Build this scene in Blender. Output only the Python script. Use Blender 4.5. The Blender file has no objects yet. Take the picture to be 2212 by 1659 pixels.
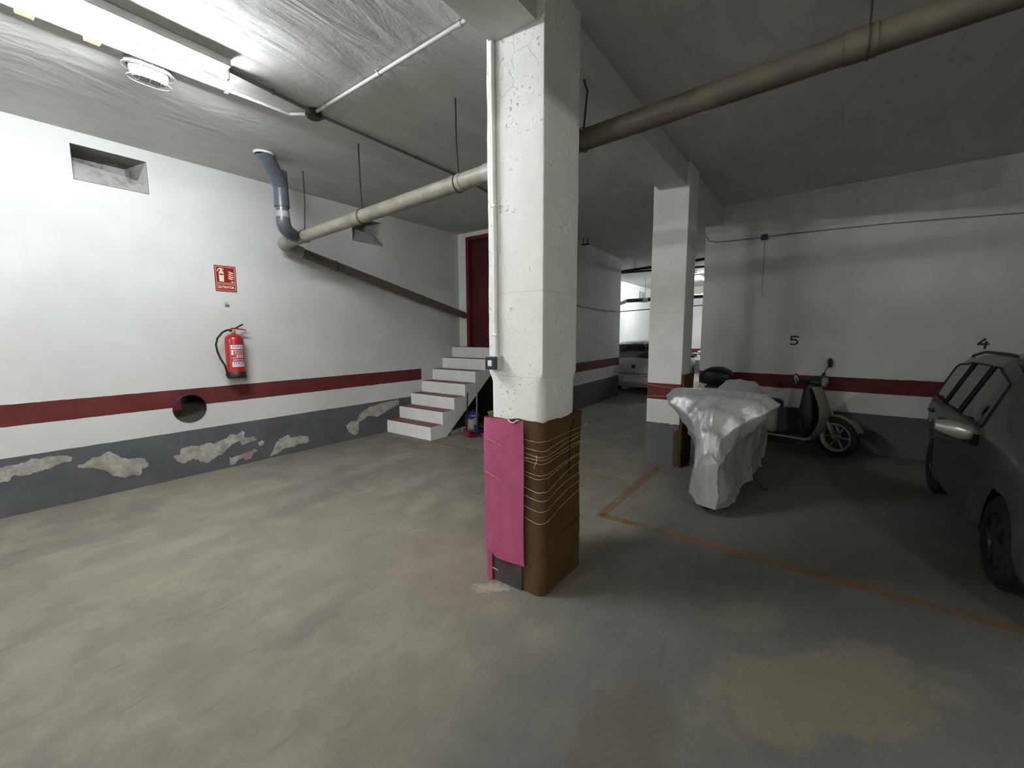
import bpy, bmesh, math, random
from mathutils import Vector, Matrix, noise
random.seed(7)
PI = math.pi
sc = bpy.context.scene
C = sc.collection

# ------------------------------------------------------------------ camera, world, exposure
cam_d = bpy.data.cameras.new('camera'); cam = bpy.data.objects.new('camera', cam_d); C.objects.link(cam)
cam_d.sensor_fit = 'HORIZONTAL'; cam_d.sensor_width = 36.0
cam_d.lens = 906.2 / 2212 * 36.0
cam_d.clip_start = 0.02; cam_d.clip_end = 200
_f = Vector((0.79936886, 0.5893677, -0.11685521)); _r = Vector((0.59306781, -0.80514348, -0.00381346)); _u = Vector((0.09633274, 0.0662547, 0.99314164))
cam.matrix_world = Matrix(((_r.x, _u.x, -_f.x, 0), (_r.y, _u.y, -_f.y, 0), (_r.z, _u.z, -_f.z, 1.6), (0, 0, 0, 1)))
sc.camera = cam
w = bpy.data.worlds.new('world'); sc.world = w; w.use_nodes = True
w.node_tree.nodes['Background'].inputs[0].default_value = (0.5, 0.55, 0.6, 1)
w.node_tree.nodes['Background'].inputs[1].default_value = 0.0
sc.view_settings.view_transform = 'Standard'; sc.view_settings.look = 'None'
sc.view_settings.gamma = 1.0; sc.view_settings.use_curve_mapping = False
sc.view_settings.exposure = 1.9
TUBE_POWER = 150.0
FAR_POWER = 230.0
REAR_POWER = 215.0
LEFT_FILL_POWER = 320.0
try:
    sc.cycles.max_bounces = 8; sc.cycles.diffuse_bounces = 5; sc.cycles.caustics_reflective = False; sc.cycles.caustics_refractive = False
    sc.cycles.sample_clamp_indirect = 6
except Exception: pass

H = 3.5          # ceiling height
YL = 5.746       # left wall
# ------------------------------------------------------------------ node helpers
class NT:
    def __init__(s, name):
        s.m = bpy.data.materials.new(name); s.m.use_nodes = True
        s.t = s.m.node_tree; s.b = s.t.nodes['Principled BSDF']; s.out = s.t.nodes['Material Output']
    def n(s, typ, props=None, **inp):
        nd = s.t.nodes.new(typ)
        for k, v in (props or {}).items(): setattr(nd, k, v)
        for k, v in inp.items():
            k = k.replace('_', ' ')
            i = nd.inputs[int(k[1:])] if k[0] == 'i' and k[1:].isdigit() else nd.inputs[k]
            s.put(i, v)
        return nd
    def put(s, i, v):
        if isinstance(v, bpy.types.NodeSocket): s.t.links.new(v, i)
        elif isinstance(v, bpy.types.Node): s.t.links.new(v.outputs[0], i)
        else:
            if isinstance(v, tuple) and len(v) == 3 and len(getattr(i, 'default_value', ())) == 4: v = v + (1,)
            i.default_value = v
    def math(s, op, a, b=0.0, c=0.0, clamp=False):
        nd = s.t.nodes.new('ShaderNodeMath'); nd.operation = op; nd.use_clamp = clamp
        s.put(nd.inputs[0], a); s.put(nd.inputs[1], b); s.put(nd.inputs[2], c); return nd.outputs[0]
    def vmath(s, op, a, b=None):
        nd = s.t.nodes.new('ShaderNodeVectorMath'); nd.operation = op
        s.put(nd.inputs[0], a)
        if b is not None: s.put(nd.inputs[1], b)
        return nd.outputs['Value'] if op in ('LENGTH', 'DISTANCE', 'DOT_PRODUCT') else nd.outputs[0]
    def mix(s, f, a, b):
        nd = s.t.nodes.new('ShaderNodeMix'); nd.data_type = 'RGBA'
        s.put(nd.inputs[0], f); s.put(nd.inputs[6], a); s.put(nd.inputs[7], b); return nd.outputs[2]
    def noise(s, vec, scale, detail=4, rough=.55, dist=0.0):
        nd = s.n('ShaderNodeTexNoise', Vector=vec, Scale=scale, Detail=detail, Roughness=rough, Distortion=dist); return nd.outputs[0]
    def ramp(s, v, lo, hi):
        nd = s.t.nodes.new('ShaderNodeMapRange'); nd.interpolation_type = 'SMOOTHSTEP'
        s.put(nd.inputs[0], v); s.put(nd.inputs[1], lo); s.put(nd.inputs[2], hi); return nd.outputs[0]
    def pos(s): return s.n('ShaderNodeNewGeometry').outputs['Position']
    def obj(s): return s.n('ShaderNodeTexCoord').outputs['Object']
    def scale(s, v, xyz): return s.vmath('MULTIPLY', v, xyz)
    def xyz(s, v): 
        nd = s.n('ShaderNodeSeparateXYZ', i0=v); return nd.outputs[0], nd.outputs[1], nd.outputs[2]
    def bump(s, h, strength, dist=.01):
        nd = s.n('ShaderNodeBump', Strength=strength, Distance=dist, Height=h); s.put(s.b.inputs['Normal'], nd.outputs[0])
    def col(s, v): s.put(s.b.inputs['Base Color'], v)
    def set(s, rough=None, metal=None, spec=None, coat=None):
        if rough is not None: s.put(s.b.inputs['Roughness'], rough)
        if metal is not None: s.put(s.b.inputs['Metallic'], metal)
        if spec is not None: s.put(s.b.inputs['Specular IOR Level'], spec)
        if coat is not None: s.put(s.b.inputs['Coat Weight'], coat); s.b.inputs['Coat Roughness'].default_value = .08
_M = {}
def M(name, col, rough=.6, metal=0., var=.12, scale=6., bump=0., bscale=60., spec=.4, coat=None):
    if name in _M: return _M[name]
    t = NT(name); p = t.obj()
    n1 = t.noise(p, scale, 5)
    d = tuple(max(0, c * (1 - var)) for c in col); l = tuple(min(1, c * (1 + var)) for c in col)
    t.col(t.mix(t.ramp(n1, .3, .7), d, l)); t.set(rough, metal, spec, coat)
    if bump: t.bump(t.noise(p, bscale, 4), bump, .004)
    _M[name] = t.m; return t.m
def emit(name, col, strength):
    t = NT(name); t.col((.8, .8, .8)); t.put(t.b.inputs['Emission Color'], col); t.b.inputs['Emission Strength'].default_value = strength
    return t.m
def glass(name, tint, gloss=.12):
    t = NT(name)
    tr = t.n('ShaderNodeBsdfTransparent', Color=tint); gl = t.n('ShaderNodeBsdfGlossy', Color=(1., 1., 1.), Roughness=.03)
    fr = t.n('ShaderNodeFresnel', IOR=1.45)
    mx = t.n('ShaderNodeMixShader', i0=t.math('ADD', fr.outputs[0], gloss * .2, clamp=True), i1=tr, i2=gl)
    t.t.links.new(mx.outputs[0], t.out.inputs[0]); return t.m

# ------------------------------------------------------------------ procedural surfaces
def wall_paint(name, red_xmax=99., grime=.5, bands=True):
    t = NT(name); p = t.pos(); x, y, z = t.xyz(p)
    big = t.noise(p, .9, 4, .6); mid = t.noise(p, 5, 5, .6); fine = t.noise(p, 55, 4, .6)
    white = t.mix(t.ramp(big, .3, .75), (.53, .535, .525), (.62, .625, .615)) if bands else t.mix(t.ramp(big, .3, .75), (.74, .745, .735), (.82, .825, .815))
    streak = t.noise(t.scale(p, (2.2, 2.2, .25)), 1.6, 5, .65)
    white = t.mix(t.math('MULTIPLY', t.ramp(streak, .55, .85), grime * .5), white, (.40, .40, .38))
    white = t.mix(t.math('MULTIPLY', t.ramp(mid, .55, .8), .18), white, (.45, .45, .44))
    colr = white
    if bands:
        wob = t.math('MULTIPLY', t.math('SUBTRACT', t.noise(p, 9, 4), .5), .012)
        zz = t.math('ADD', z, wob)
        grey = t.mix(t.ramp(t.noise(p, 3, 5, .7), .3, .75), (.072, .077, .086), (.105, .110, .120))
        grey = t.mix(t.math('MULTIPLY', t.ramp(z, .14, .0), .35), grey, (.10, .098, .09))
        red = t.mix(t.ramp(t.noise(p, 4, 5, .7), .3, .75), (.085, .013, .014), (.115, .020, .021))
        gm = t.math('LESS_THAN', zz, .53)
        rm = t.math('MULTIPLY', t.math('MULTIPLY', t.math('GREATER_THAN', zz, .808), t.math('LESS_THAN', zz, 1.004)), t.math('LESS_THAN', x, red_xmax))
        colr = t.mix(rm, colr, red); colr = t.mix(gm, colr, grey)
    t.col(colr); t.set(.72, 0, .3)
    t.bump(t.math('ADD', t.math('MULTIPLY', big, 2.5), t.math('ADD', t.math('MULTIPLY', mid, .6), t.math('MULTIPLY', fine, .12))), .35, .012)
    return t.m
def plaster(name, rough_amt=1., bands=False):
    """column plaster: white with pits, cracks and a faint casting joint"""
    t = NT(name); p = t.pos(); x, y, z = t.xyz(p)
    n1 = t.noise(p, 3.5, 6, .65); n2 = t.noise(p, 38, 5, .7)
    vor = t.n('ShaderNodeTexVoronoi', {'feature': 'DISTANCE_TO_EDGE'}, Vector=t.vmath('ADD', p, t.scale(t.n('ShaderNodeTexNoise', Vector=p, Scale=6.).outputs[1], (.25, .25, .25))), Scale=4.5)
    crack = t.math('MULTIPLY', t.ramp(vor.outputs['Distance'], .012, .0), t.ramp(t.noise(p, 2.7, 3), .52, .62))
    pits = t.math('MULTIPLY', t.ramp(n2, .585, .67), t.ramp(n1, .50, .60))
    c = t.mix(t.ramp(n1, .3, .75), (.66, .67, .65), (.75, .76, .74))
    c = t.mix(t.math('MULTIPLY', t.math('MAXIMUM', t.math('MULTIPLY', crack, .10), pits), .45), c, (.33, .34, .34))
    for zj in (1.849, 1.347):
        j = t.math('LESS_THAN', t.math('ABSOLUTE', t.math('SUBTRACT', t.math('ADD', z, t.math('MULTIPLY', t.math('SUBTRACT', n2, .5), .012)), zj)), .0025)
        c = t.mix(t.math('MULTIPLY', j, .3), c, (.3, .3, .3))
    if bands:
        zz = t.math('ADD', z, t.math('MULTIPLY', t.math('SUBTRACT', t.noise(p, 16, 4), .5), .03))
        rm = t.math('MULTIPLY', t.math('GREATER_THAN', z, .811), t.math('LESS_THAN', z, 1.007))
        c = t.mix(rm, c, (.12, .020, .024)); c = t.mix(t.math('LESS_THAN', zz, .52), c, (.105, .112, .125))
    t.col(c); t.set(.7, 0, .3)
    hgt = t.math('SUBTRACT', t.math('ADD', t.math('MULTIPLY', n1, .9), t.math('MULTIPLY', n2, .18)), t.math('MULTIPLY', t.math('MAXIMUM', t.math('MULTIPLY', crack, .2), pits), .8))
    t.bump(hgt, .75 * rough_amt, .018)
    return t.m
def ceiling_mat():
    t = NT('ceiling_plaster'); p = t.pos()
    a = t.noise(t.scale(p, (.8, 2.4, 1.)), 1.3, 5, .6, 1.2); b = t.noise(p, 7, 5, .6); f = t.noise(p, 60, 3)
    c = t.mix(t.ramp(a, .3, .7), (.52, .52, .505), (.60, .60, .585))
    c = t.mix(t.math('MULTIPLY', t.ramp(b, .5, .8), .25), c, (.45, .45, .43))
    t.col(c); t.set(.75, 0, .25)
    t.bump(t.math('ADD', t.math('MULTIPLY', a, 2.2), t.math('ADD', t.math('MULTIPLY', b, .5), t.math('MULTIPLY', f, .08))), .3, .02)
    return t.m
def floor_mat():
    t = NT('floor_concrete'); p = t.pos(); x, y, z = t.xyz(p)
    big = t.noise(p, .55, 4, .6, .4); mid = t.noise(p, 2.6, 6, .65, .3); fine = t.noise(p, 40, 7, .75); spk = t.noise(p, 150, 3, .7)
    st = t.noise(t.scale(p, (1.2, 9., 1.)), 1.7, 5, .65, .5)
    c = t.mix(t.ramp(big, .38, .62), (.205, .186, .150), (.165, .156, .134))
    c = t.mix(t.math('MULTIPLY', t.ramp(mid, .35, .75), .75), c, (.285, .264, .215))
    c = t.mix(t.math('MULTIPLY', t.ramp(st, .58, .8), .45), c, (.28, .260, .215))
    c = t.mix(t.math('MULTIPLY', t.ramp(st, .45, .2), .55), c, (.085, .077, .064))
    c = t.mix(t.math('MULTIPLY', t.ramp(fine, .58, .8), .7), c, (.065, .059, .05))
    c = t.mix(t.math('MULTIPLY', t.ramp(spk, .60, .74), .45), c, (.33, .31, .27))
    # blue grey sealed bay on the right, worn edge, darkened to dim that side
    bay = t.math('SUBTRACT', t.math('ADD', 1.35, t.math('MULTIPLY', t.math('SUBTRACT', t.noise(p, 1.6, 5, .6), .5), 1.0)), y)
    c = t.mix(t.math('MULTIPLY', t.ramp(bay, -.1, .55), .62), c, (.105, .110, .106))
    def blob(cx, cy, rx, ry, ang, amt=.55, edge=.12, sc_=3.5):
        ca, sa = math.cos(ang), math.sin(ang)
        dx = t.math('SUBTRACT', x, cx); dy = t.math('SUBTRACT', y, cy)
        u = t.math('ADD', t.math('MULTIPLY', dx, ca / rx), t.math('MULTIPLY', dy, sa / rx))
        v = t.math('ADD', t.math('MULTIPLY', dx, -sa / ry), t.math('MULTIPLY', dy, ca / ry))
        d = t.math('SQRT', t.math('ADD', t.math('MULTIPLY', u, u), t.math('MULTIPLY', v, v)))
        d = t.math('ADD', d, t.math('MULTIPLY', t.math('SUBTRACT', t.noise(p, sc_, 5, .65), .5), amt))
        return t.ramp(d, 1 + edge, 1 - edge)
    c = t.mix(t.math('MULTIPLY', blob(2.22, -.1, .62, .22, -.75, 2.0, .2), .55), c, (.235, .212, .150))
    c = t.mix(t.math('MULTIPLY', blob(2.56, .27, .25, .12, -.9, 2.0, .3), .4), c, (.225, .205, .150))
    comb = t.ramp(t.n('ShaderNodeTexWave', {'wave_type': 'BANDS', 'bands_direction': 'X'}, Vector=t.n('ShaderNodeVectorRotate', {'rotation_type': 'Z_AXIS'}, Vector=p, Angle=2.2), Scale=9., Distortion=3., Detail=3.).outputs[1], .2, .8)
    c = t.mix(t.math('MULTIPLY', blob(1.50, .55, .27, .18, -.1, 1.6, .25), t.math('ADD', .42, t.math('MULTIPLY', comb, .14))), c, (.115, .092, .078))
    c = t.mix(t.math('MULTIPLY', blob(1.93, 1.60, .10, .045, 2.2, 3.2, .35, 26), .7), c, (.42, .41, .37))
    c = t.mix(t.math('MULTIPLY', blob(2.0, 1.95, .35, .5, 0, .9, .6), .22), c, (.25, .15, .13))
    for (cx, cy, rx, ry, an, am) in ((2.9, 3.5, .35, .10, .1, .45), (2.6, 3.0, .30, .09, .5, .4), (3.3, 4.4, .5, .12, .05, .4), (1.9, 4.6, .5, .1, .0, .35), (.9, 3.9, .5, .12, .0, .3)):
        c = t.mix(t.math('MULTIPLY', blob(cx, cy, rx, ry, an, 2.6, .5, 7), am * .8), c, (.33, .315, .27))
    for (cx, cy, rx, ry, an, am) in ((1.9, 3.9, .4, .12, .1, .4), (.55, 4.6, .5, .12, 0, .35), (1.1, 2.2, .35, .08, .3, .35), (2.5, 4.1, .25, .1, 0, .35)):
        c = t.mix(t.math('MULTIPLY', blob(cx, cy, rx, ry, an, 2.4, .5, 6), am), c, (.125, .118, .105))
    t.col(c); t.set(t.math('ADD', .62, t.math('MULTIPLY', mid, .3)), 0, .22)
    t.bump(t.math('ADD', t.math('MULTIPLY', fine, .5), t.math('ADD', t.math('MULTIPLY', st, .8), t.math('MULTIPLY', mid, .6))), .8, .012)
    return t.m

m_left = wall_paint('wall_paint_left', 5.058, .35)
m_wall = wall_paint('wall_paint', 99., .45)
m_plain = wall_paint('wall_paint_plain', bands=False)
m_ceil = ceiling_mat(); m_floor = floor_mat()
m_col1 = plaster('column_plaster'); m_col2 = plaster('column_plaster_banded', .6, True)

# ------------------------------------------------------------------ mesh helpers
def NB(): return bmesh.new()
def box(bm, c, s, rz=0., ry=0., rx=0.):
    r = bmesh.ops.create_cube(bm, size=1.0)
    mt = Matrix.Translation(c) @ Matrix.Rotation(rz, 4, 'Z') @ Matrix.Rotation(ry, 4, 'Y') @ Matrix.Rotation(rx, 4, 'X') @ Matrix.Diagonal((s[0], s[1], s[2], 1))
    bmesh.ops.transform(bm, matrix=mt, verts=r['verts']); return r['verts']
def boxx(bm, x0, x1, y0, y1, z0, z1): return box(bm, ((x0 + x1) / 2, (y0 + y1) / 2, (z0 + z1) / 2), (x1 - x0, y1 - y0, z1 - z0))
def bev(bm, off, seg=2):
    bmesh.ops.bevel(bm, geom=[e for e in bm.edges], offset=off, segments=seg, profile=.5, affect='EDGES')
def tube(bm, pts, r, n=10, cap=True, close=False):
    pts = [Vector(p) for p in pts]; rad = r if isinstance(r, (list, tuple)) else [r] * len(pts)
    rings = []; prev = None; N_ = len(pts)
    for i, p in enumerate(pts):
        a = pts[(i - 1) % N_] if (i or close) else p; b = pts[(i + 1) % N_] if (i < N_ - 1 or close) else p
        d = (b - a); d = d.normalized() if d.length > 1e-9 else Vector((0, 0, 1))
        if prev is None:
            s = d.orthogonal().normalized()
        else:
            s = (prev - d * prev.dot(d)); s = s.normalized() if s.length > 1e-6 else d.orthogonal().normalized()
        prev = s; q = d.cross(s)
        rings.append([bm.verts.new(p + (s * math.cos(2 * PI * k / n) + q * math.sin(2 * PI * k / n)) * rad[i]) for k in range(n)])
    m = N_ if close else N_ - 1
    for i in range(m):
        A, B = rings[i], rings[(i + 1) % N_]
        for k in range(n): bm.faces.new((A[k], A[(k + 1) % n], B[(k + 1) % n], B[k]))
    if cap and not close:
        bm.faces.new(rings[0][::-1]); bm.faces.new(rings[-1])
def lathe(bm, prof, c=(0, 0, 0), n=24, mat=None):
    """prof: (r, z) pairs"""
    c = Vector(c); rings = []; mat = mat or Matrix.Identity(3)
    for r, z in prof:
        if r < 1e-5: rings.append([bm.verts.new(c + mat @ Vector((0, 0, z)))])
        else: rings.append([bm.verts.new(c + mat @ Vector((r * math.cos(2 * PI * k / n), r * math.sin(2 * PI * k / n), z))) for k in range(n)])
    for A, B in zip(rings, rings[1:]):
        for k in range(n):
            k2 = (k + 1) % n
            if len(A) == 1 and len(B) == 1: continue
            if len(A) == 1: bm.faces.new((A[0], B[k2], B[k]))
            elif len(B) == 1: bm.faces.new((A[k], A[k2], B[0]))
            else: bm.faces.new((A[k], A[k2], B[k2], B[k]))
def prism(bm, poly, ax, a, b):
    """poly: 2D points; ax: axis the prism runs along"""
    def P(u, v, t): return {'x': (t, u, v), 'y': (u, t, v), 'z': (u, v, t)}[ax]
    A = [bm.verts.new(P(u, v, a)) for u, v in poly]; B = [bm.verts.new(P(u, v, b)) for u, v in poly]
    bm.faces.new(A); bm.faces.new(B[::-1])
    for i in range(len(poly)):
        j = (i + 1) % len(poly); bm.faces.new((A[i], B[i], B[j], A[j]))
def grid(bm, rows, close_u=False, close_v=False):
    V = [[bm.verts.new(p) for p in r] for r in rows]; n = len(V); m = len(V[0])
    for i in range(n if close_v else n - 1):
        for j in range(m if close_u else m - 1):
            try: bm.faces.new((V[i][j], V[i][(j + 1) % m], V[(i + 1) % n][(j + 1) % m], V[(i + 1) % n][j]))
            except ValueError: pass
    return V
def wpos(p):
    v = Vector((0, 0, 0))
    while p is not None: v += p.location; p = p.parent
    return v
def obj(name, bm, mat, parent=None, smooth=False, world=True, origin=None, recalc=True):
    if recalc: bmesh.ops.recalc_face_normals(bm, faces=bm.faces)
    off = wpos(parent) if (parent is not None and world) else (Vector(origin) if origin is not None else Vector((0, 0, 0)))
    if off.length > 0: bmesh.ops.translate(bm, verts=bm.verts, vec=-off)
    me = bpy.data.meshes.new(name); bm.to_mesh(me); bm.free()
    me.materials.append(mat)
    if smooth:
        me.polygons.foreach_set('use_smooth', [True] * len(me.polygons))
        try: me.set_sharp_from_angle(angle=math.radians(42))
        except Exception: pass
    o = bpy.data.objects.new(name, me); C.objects.link(o)
    if parent is not None: o.parent = parent
    elif origin is not None: o.location = origin
    return o
def tag(o, label=None, cat=None, group=None, kind=None):
    if label: o['label'] = label
    if cat: o['category'] = cat
    if group: o['group'] = group
    if kind: o['kind'] = kind
    return o
def thing(name, label, cat, loc=(0, 0, 0), rz=0., group=None):
    o = bpy.data.objects.new(name, None); C.objects.link(o); o.location = loc; o.rotation_euler = (0, 0, rz); o.empty_display_size = .1
    return tag(o, label, cat, group)
def struct(name, bm, mat, label=None, smooth=False):
    return tag(obj(name, bm, mat, None, smooth), label, None, None, 'structure')
def text_bm(txt, size, depth=0.0, bold=0.0):
    cu = bpy.data.curves.new('txt', 'FONT'); cu.body = txt; cu.size = size; cu.align_x = 'CENTER'; cu.align_y = 'CENTER'; cu.extrude = depth; cu.offset = bold; cu.resolution_u = 4
    o = bpy.data.objects.new('txt', cu); C.objects.link(o)
    bpy.context.view_layer.update()
    dg = bpy.context.evaluated_depsgraph_get(); me = bpy.data.meshes.new_from_object(o.evaluated_get(dg))
    bm = NB(); bm.from_mesh(me); bpy.data.objects.remove(o); bpy.data.curves.remove(cu); bpy.data.meshes.remove(me)
    return bm

# ================================================================== SETTING
bm = NB(); boxx(bm, -7.3, 18.6, -7.3, 6.5, -.2, 0); floor = struct('floor', bm, m_floor, 'worn stained concrete garage floor')
bm = NB(); boxx(bm, -7.3, 18.6, -7.3, 6.5, H, H + .2); ceiling = struct('ceiling', bm, m_ceil, 'trowelled grey plaster ceiling')

# left wall with two splayed vent recesses
niches = [(.89, 1.443, 3.062, 3.384), (3.80, 4.335, 3.005, 3.36)]
xs = sorted({-7.0, 6.07} | {v for n_ in niches for v in n_[:2]}); zs = sorted({0., H} | {v for n_ in niches for v in n_[2:]})
bm = NB()
for i in range(len(xs) - 1):
    for k in range(len(zs) - 1):
        cx, cz = (xs[i] + xs[i + 1]) / 2, (zs[k] + zs[k + 1]) / 2
        if any(a < cx < b and c < cz < d for a, b, c, d in niches): continue
        boxx(bm, xs[i], xs[i + 1], YL, YL + .42, zs[k], zs[k + 1])
bmesh.ops.remove_doubles(bm, verts=bm.verts, dist=1e-4)
wall_left = struct('wall_left', bm, m_left, 'white plaster wall with red stripe and grey painted base')
t = NT('vent_plaster'); p = t.pos()
t.col(t.mix(t.ramp(t.noise(p, 5, 5, .7), .45, .75), (.33, .325, .31), (.10, .098, .092))); t.set(.85); t.bump(t.noise(p, 20, 5), .6, .01); m_vent = t.m
for a, b, c, d in niches:
    bm = NB(); e = .004; y0, ym, y1 = YL + .002, YL + .10, YL + .40
    zb = c + (d - c) * .60          # broken sloping block closes the lower part, a dark gap stays above it
    L = [(a + e, y0, c + e), (a + e, ym, zb), (a + e, y1, zb + .02), (a + e, y1, d - e), (a + e, y0, d - e)]
    Rr = [(b - e, y0, c + e), (b - .06, ym, zb - .05), (b - .09, y1, zb), (b - .09, y1, d - e), (b - e, y0, d - e)]
    lv = [bm.verts.new(v) for v in L]; rv = [bm.verts.new(v) for v in Rr]
    for k in range(4): bm.faces.new((lv[k], rv[k], rv[k + 1], lv[k + 1]))
    bm.faces.new(lv); bm.faces.new(rv[::-1])
    r = obj('vent_recess', bm, m_vent, wall_left, recalc=False); r['label'] = 'stained sloping vent opening'
# peeled paint patches with bare plaster, traced in wall coordinates
t = NT('bare_plaster'); p = t.pos()
n1 = t.noise(p, 8, 6, .7); c = t.mix(t.ramp(n1, .3, .7), (.52, .50, .45), (.26, .245, .22))
c = t.mix(t.math('MULTIPLY', t.ramp(t.noise(p, 2.5, 3), .55, .7), .6), c, (.27, .20, .14)); t.col(c); t.set(.9, 0, .1); t.bump(t.noise(p, 24, 6, .7), .9, .02); m_bare = t.m
patches = [
 [(0.10, 0.46), (0.207, 0.454), (0.279, 0.463), (0.352, 0.466), (0.391, 0.496), (0.447, 0.476), (0.506, 0.491), (0.615, 0.468), (0.651, 0.441), (0.635, 0.402), (0.579, 0.409), (0.506, 0.375), (0.426, 0.359), (0.322, 0.348), (0.288, 0.368), (0.26, 0.355), (0.253, 0.328), (0.195, 0.321), (0.1, 0.30)],
 [(0.675, 0.346), (0.744, 0.375), (0.801, 0.408), (0.846, 0.405), (0.894, 0.442), (0.923, 0.438), (0.97, 0.38), (1.05, 0.323), (1.136, 0.318), (1.179, 0.299), (1.203, 0.234), (1.19, 0.203), (1.154, 0.204), (1.127, 0.126), (1.072, 0.15), (1.016, 0.137), (0.918, 0.181), (0.888, 0.233), (0.834, 0.272), (0.77, 0.308), (0.717, 0.316)],
 [(1.423, 0.266), (1.48, 0.27), (1.5, 0.338), (1.588, 0.354), (1.66, 0.329), (1.753, 0.346), (1.831, 0.329), (1.947, 0.362), (2.0, 0.409), (2.084, 0.389), (2.121, 0.425), (2.154, 0.403), (2.141, 0.342), (2.184, 0.324), (2.256, 0.323), (2.292, 0.271), (2.197, 0.261), (2.125, 0.246), (2.086, 0.304), (2.025, 0.288), (1.972, 0.251), (1.918, 0.195), (1.835, 0.167), (1.736, 0.116), (1.661, 0.144), (1.656, 0.173), (1.598, 0.2), (1.515, 0.163), (1.46, 0.195)],
 [(1.962, 0.117), (2.064, 0.122), (2.153, 0.141), (2.263, 0.166), (2.288, 0.13), (2.242, 0.12), (2.192, 0.051), (2.138, 0.044), (2.114, 0.086), (2.061, 0.073), (2.015, 0.026), (1.972, 0.027)],
 [(2.432, 0.03), (2.487, 0.126), (2.511, 0.184), (2.574, 0.234), (2.677, 0.266), (2.715, 0.216), (2.843, 0.218), (2.95, 0.19), (2.964, 0.12), (2.911, 0.098), (2.814, 0.108), (2.728, 0.083), (2.645, 0.091), (2.584, 0.083), (2.521, 0.034)],
 [(3.536, 0.241), (3.637, 0.291), (3.724, 0.276), (3.78, 0.382), (3.982, 0.468), (4.204, 0.497), (4.543, 0.515), (4.539, 0.427), (4.283, 0.353), (4.109, 0.283), (3.921, 0.325), (3.76, 0.247), (3.739, 0.089), (3.687, 0.053), (3.578, 0.12)],
 [(2.30, .235), (2.345, .26), (2.375, .235), (2.36, .20), (2.315, .19)]]
for pt in patches:
    fine = []
    for i, (x0, z0) in enumerate(pt):
        x1, z1 = pt[(i + 1) % len(pt)]; L = math.hypot(x1 - x0, z1 - z0); k = max(1, int(L / .016))
        for j in range(k):
            f = j / k; jit = .007 if j else .002
            fine.append((x0 + (x1 - x0) * f + random.uniform(-jit, jit), max(.008, z0 + (z1 - z0) * f + random.uniform(-jit, jit))))
    bm = NB(); prism(bm, fine, 'y', YL + .004, YL - .003); obj('peeled_patch', bm, m_bare, wall_left)

# door wall, landing door
bm = NB()
boxx(bm, 6.07, 6.30, 5.557, YL, 0, H); boxx(bm, 6.07, 6.30, 4.70, 5.557, 3.425, H); boxx(bm, 6.07, 6.30, 4.70, 5.557, 0, 1.36); boxx(bm, 6.07, 6.30, 3.99, 4.70, 0, H)
struct('wall_stairs', bm, m_plain, 'white wall at the top of the stairs around the red door')
m_door = M('door_red', (.075, .010, .012), .45, var=.2, scale=3, spec=.4); m_dframe = M('door_frame_red', (.13, .016, .016), .45, var=.2)
m_steel = M('steel', (.45, .45, .44), .35, .9); m_black = M('black_plastic', (.012, .012, .013), .45); m_rubber = M('rubber', (.010, .010, .010), .8, bump=.2)
bm = NB(); boxx(bm, 6.16, 6.205, 4.765, 5.49, 1.372, 3.355); door = struct('door_1', bm, m_door, 'dark red metal door at the top of the stairs')
for (y0, y1, z0, z1) in ((5.488, 5.555, 1.366, 3.423), (4.702, 4.767, 1.366, 3.423), (4.767, 5.488, 3.353, 3.423)):
    bm = NB(); boxx(bm, 6.062, 6.25, y0, y1, z0, z1); bev(bm, .006, 1); obj('door_frame', bm, m_dframe, door)
bm = NB(); boxx(bm, 6.15, 6.17, 4.86, 5.40, 1.47, 3.26); bev(bm, .006, 1); obj('door_panel', bm, m_door, door)
bm = NB(); tube(bm, [(6.16, 4.83, 2.38), (6.11, 4.83, 2.38), (6.11, 4.93, 2.38)], .009, 8); obj('door_handle', bm, m_steel, door, True)

# staircase: seven steps, each with a tiled tread
m_step = NT('step_paint'); p = m_step.pos(); x, y, z = m_step.xyz(p)
n1 = m_step.noise(p, 5, 6, .7); scuff = m_step.math('MULTIPLY', m_step.ramp(m_step.noise(m_step.scale(p, (1, 1, 2.)), 9, 5, .7), .58, .74), .2)
m_step.col(m_step.mix(scuff, m_step.mix(m_step.ramp(n1, .3, .7), (.76, .765, .755), (.84, .845, .84)), (.25, .24, .22))); m_step.set(.7); m_step.bump(n1, .4, .006); m_step = m_step.m
m_tread = M('tread_tile', (.175, .105, .082), .6, var=.25, scale=9, bump=.2)
m_under = M('understair_shade', (.05, .048, .045), .9, var=.3, bump=.4, bscale=20)  # near-black colour stands in for the deep shadow below the steps
sx = [4.287 + .2608 * i for i in range(7)] + [6.07]; sz = [.1945 * (i + 1) + .006 for i in range(7)]
def under(x): return max(0., (x - 4.63) * .80)
stairs = tag(bpy.data.objects.new('staircase', None), 'white painted concrete stairs up to the red door', None, None, 'structure'); C.objects.link(stairs); stairs.location = (4.287, 4.70, 0)
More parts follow.
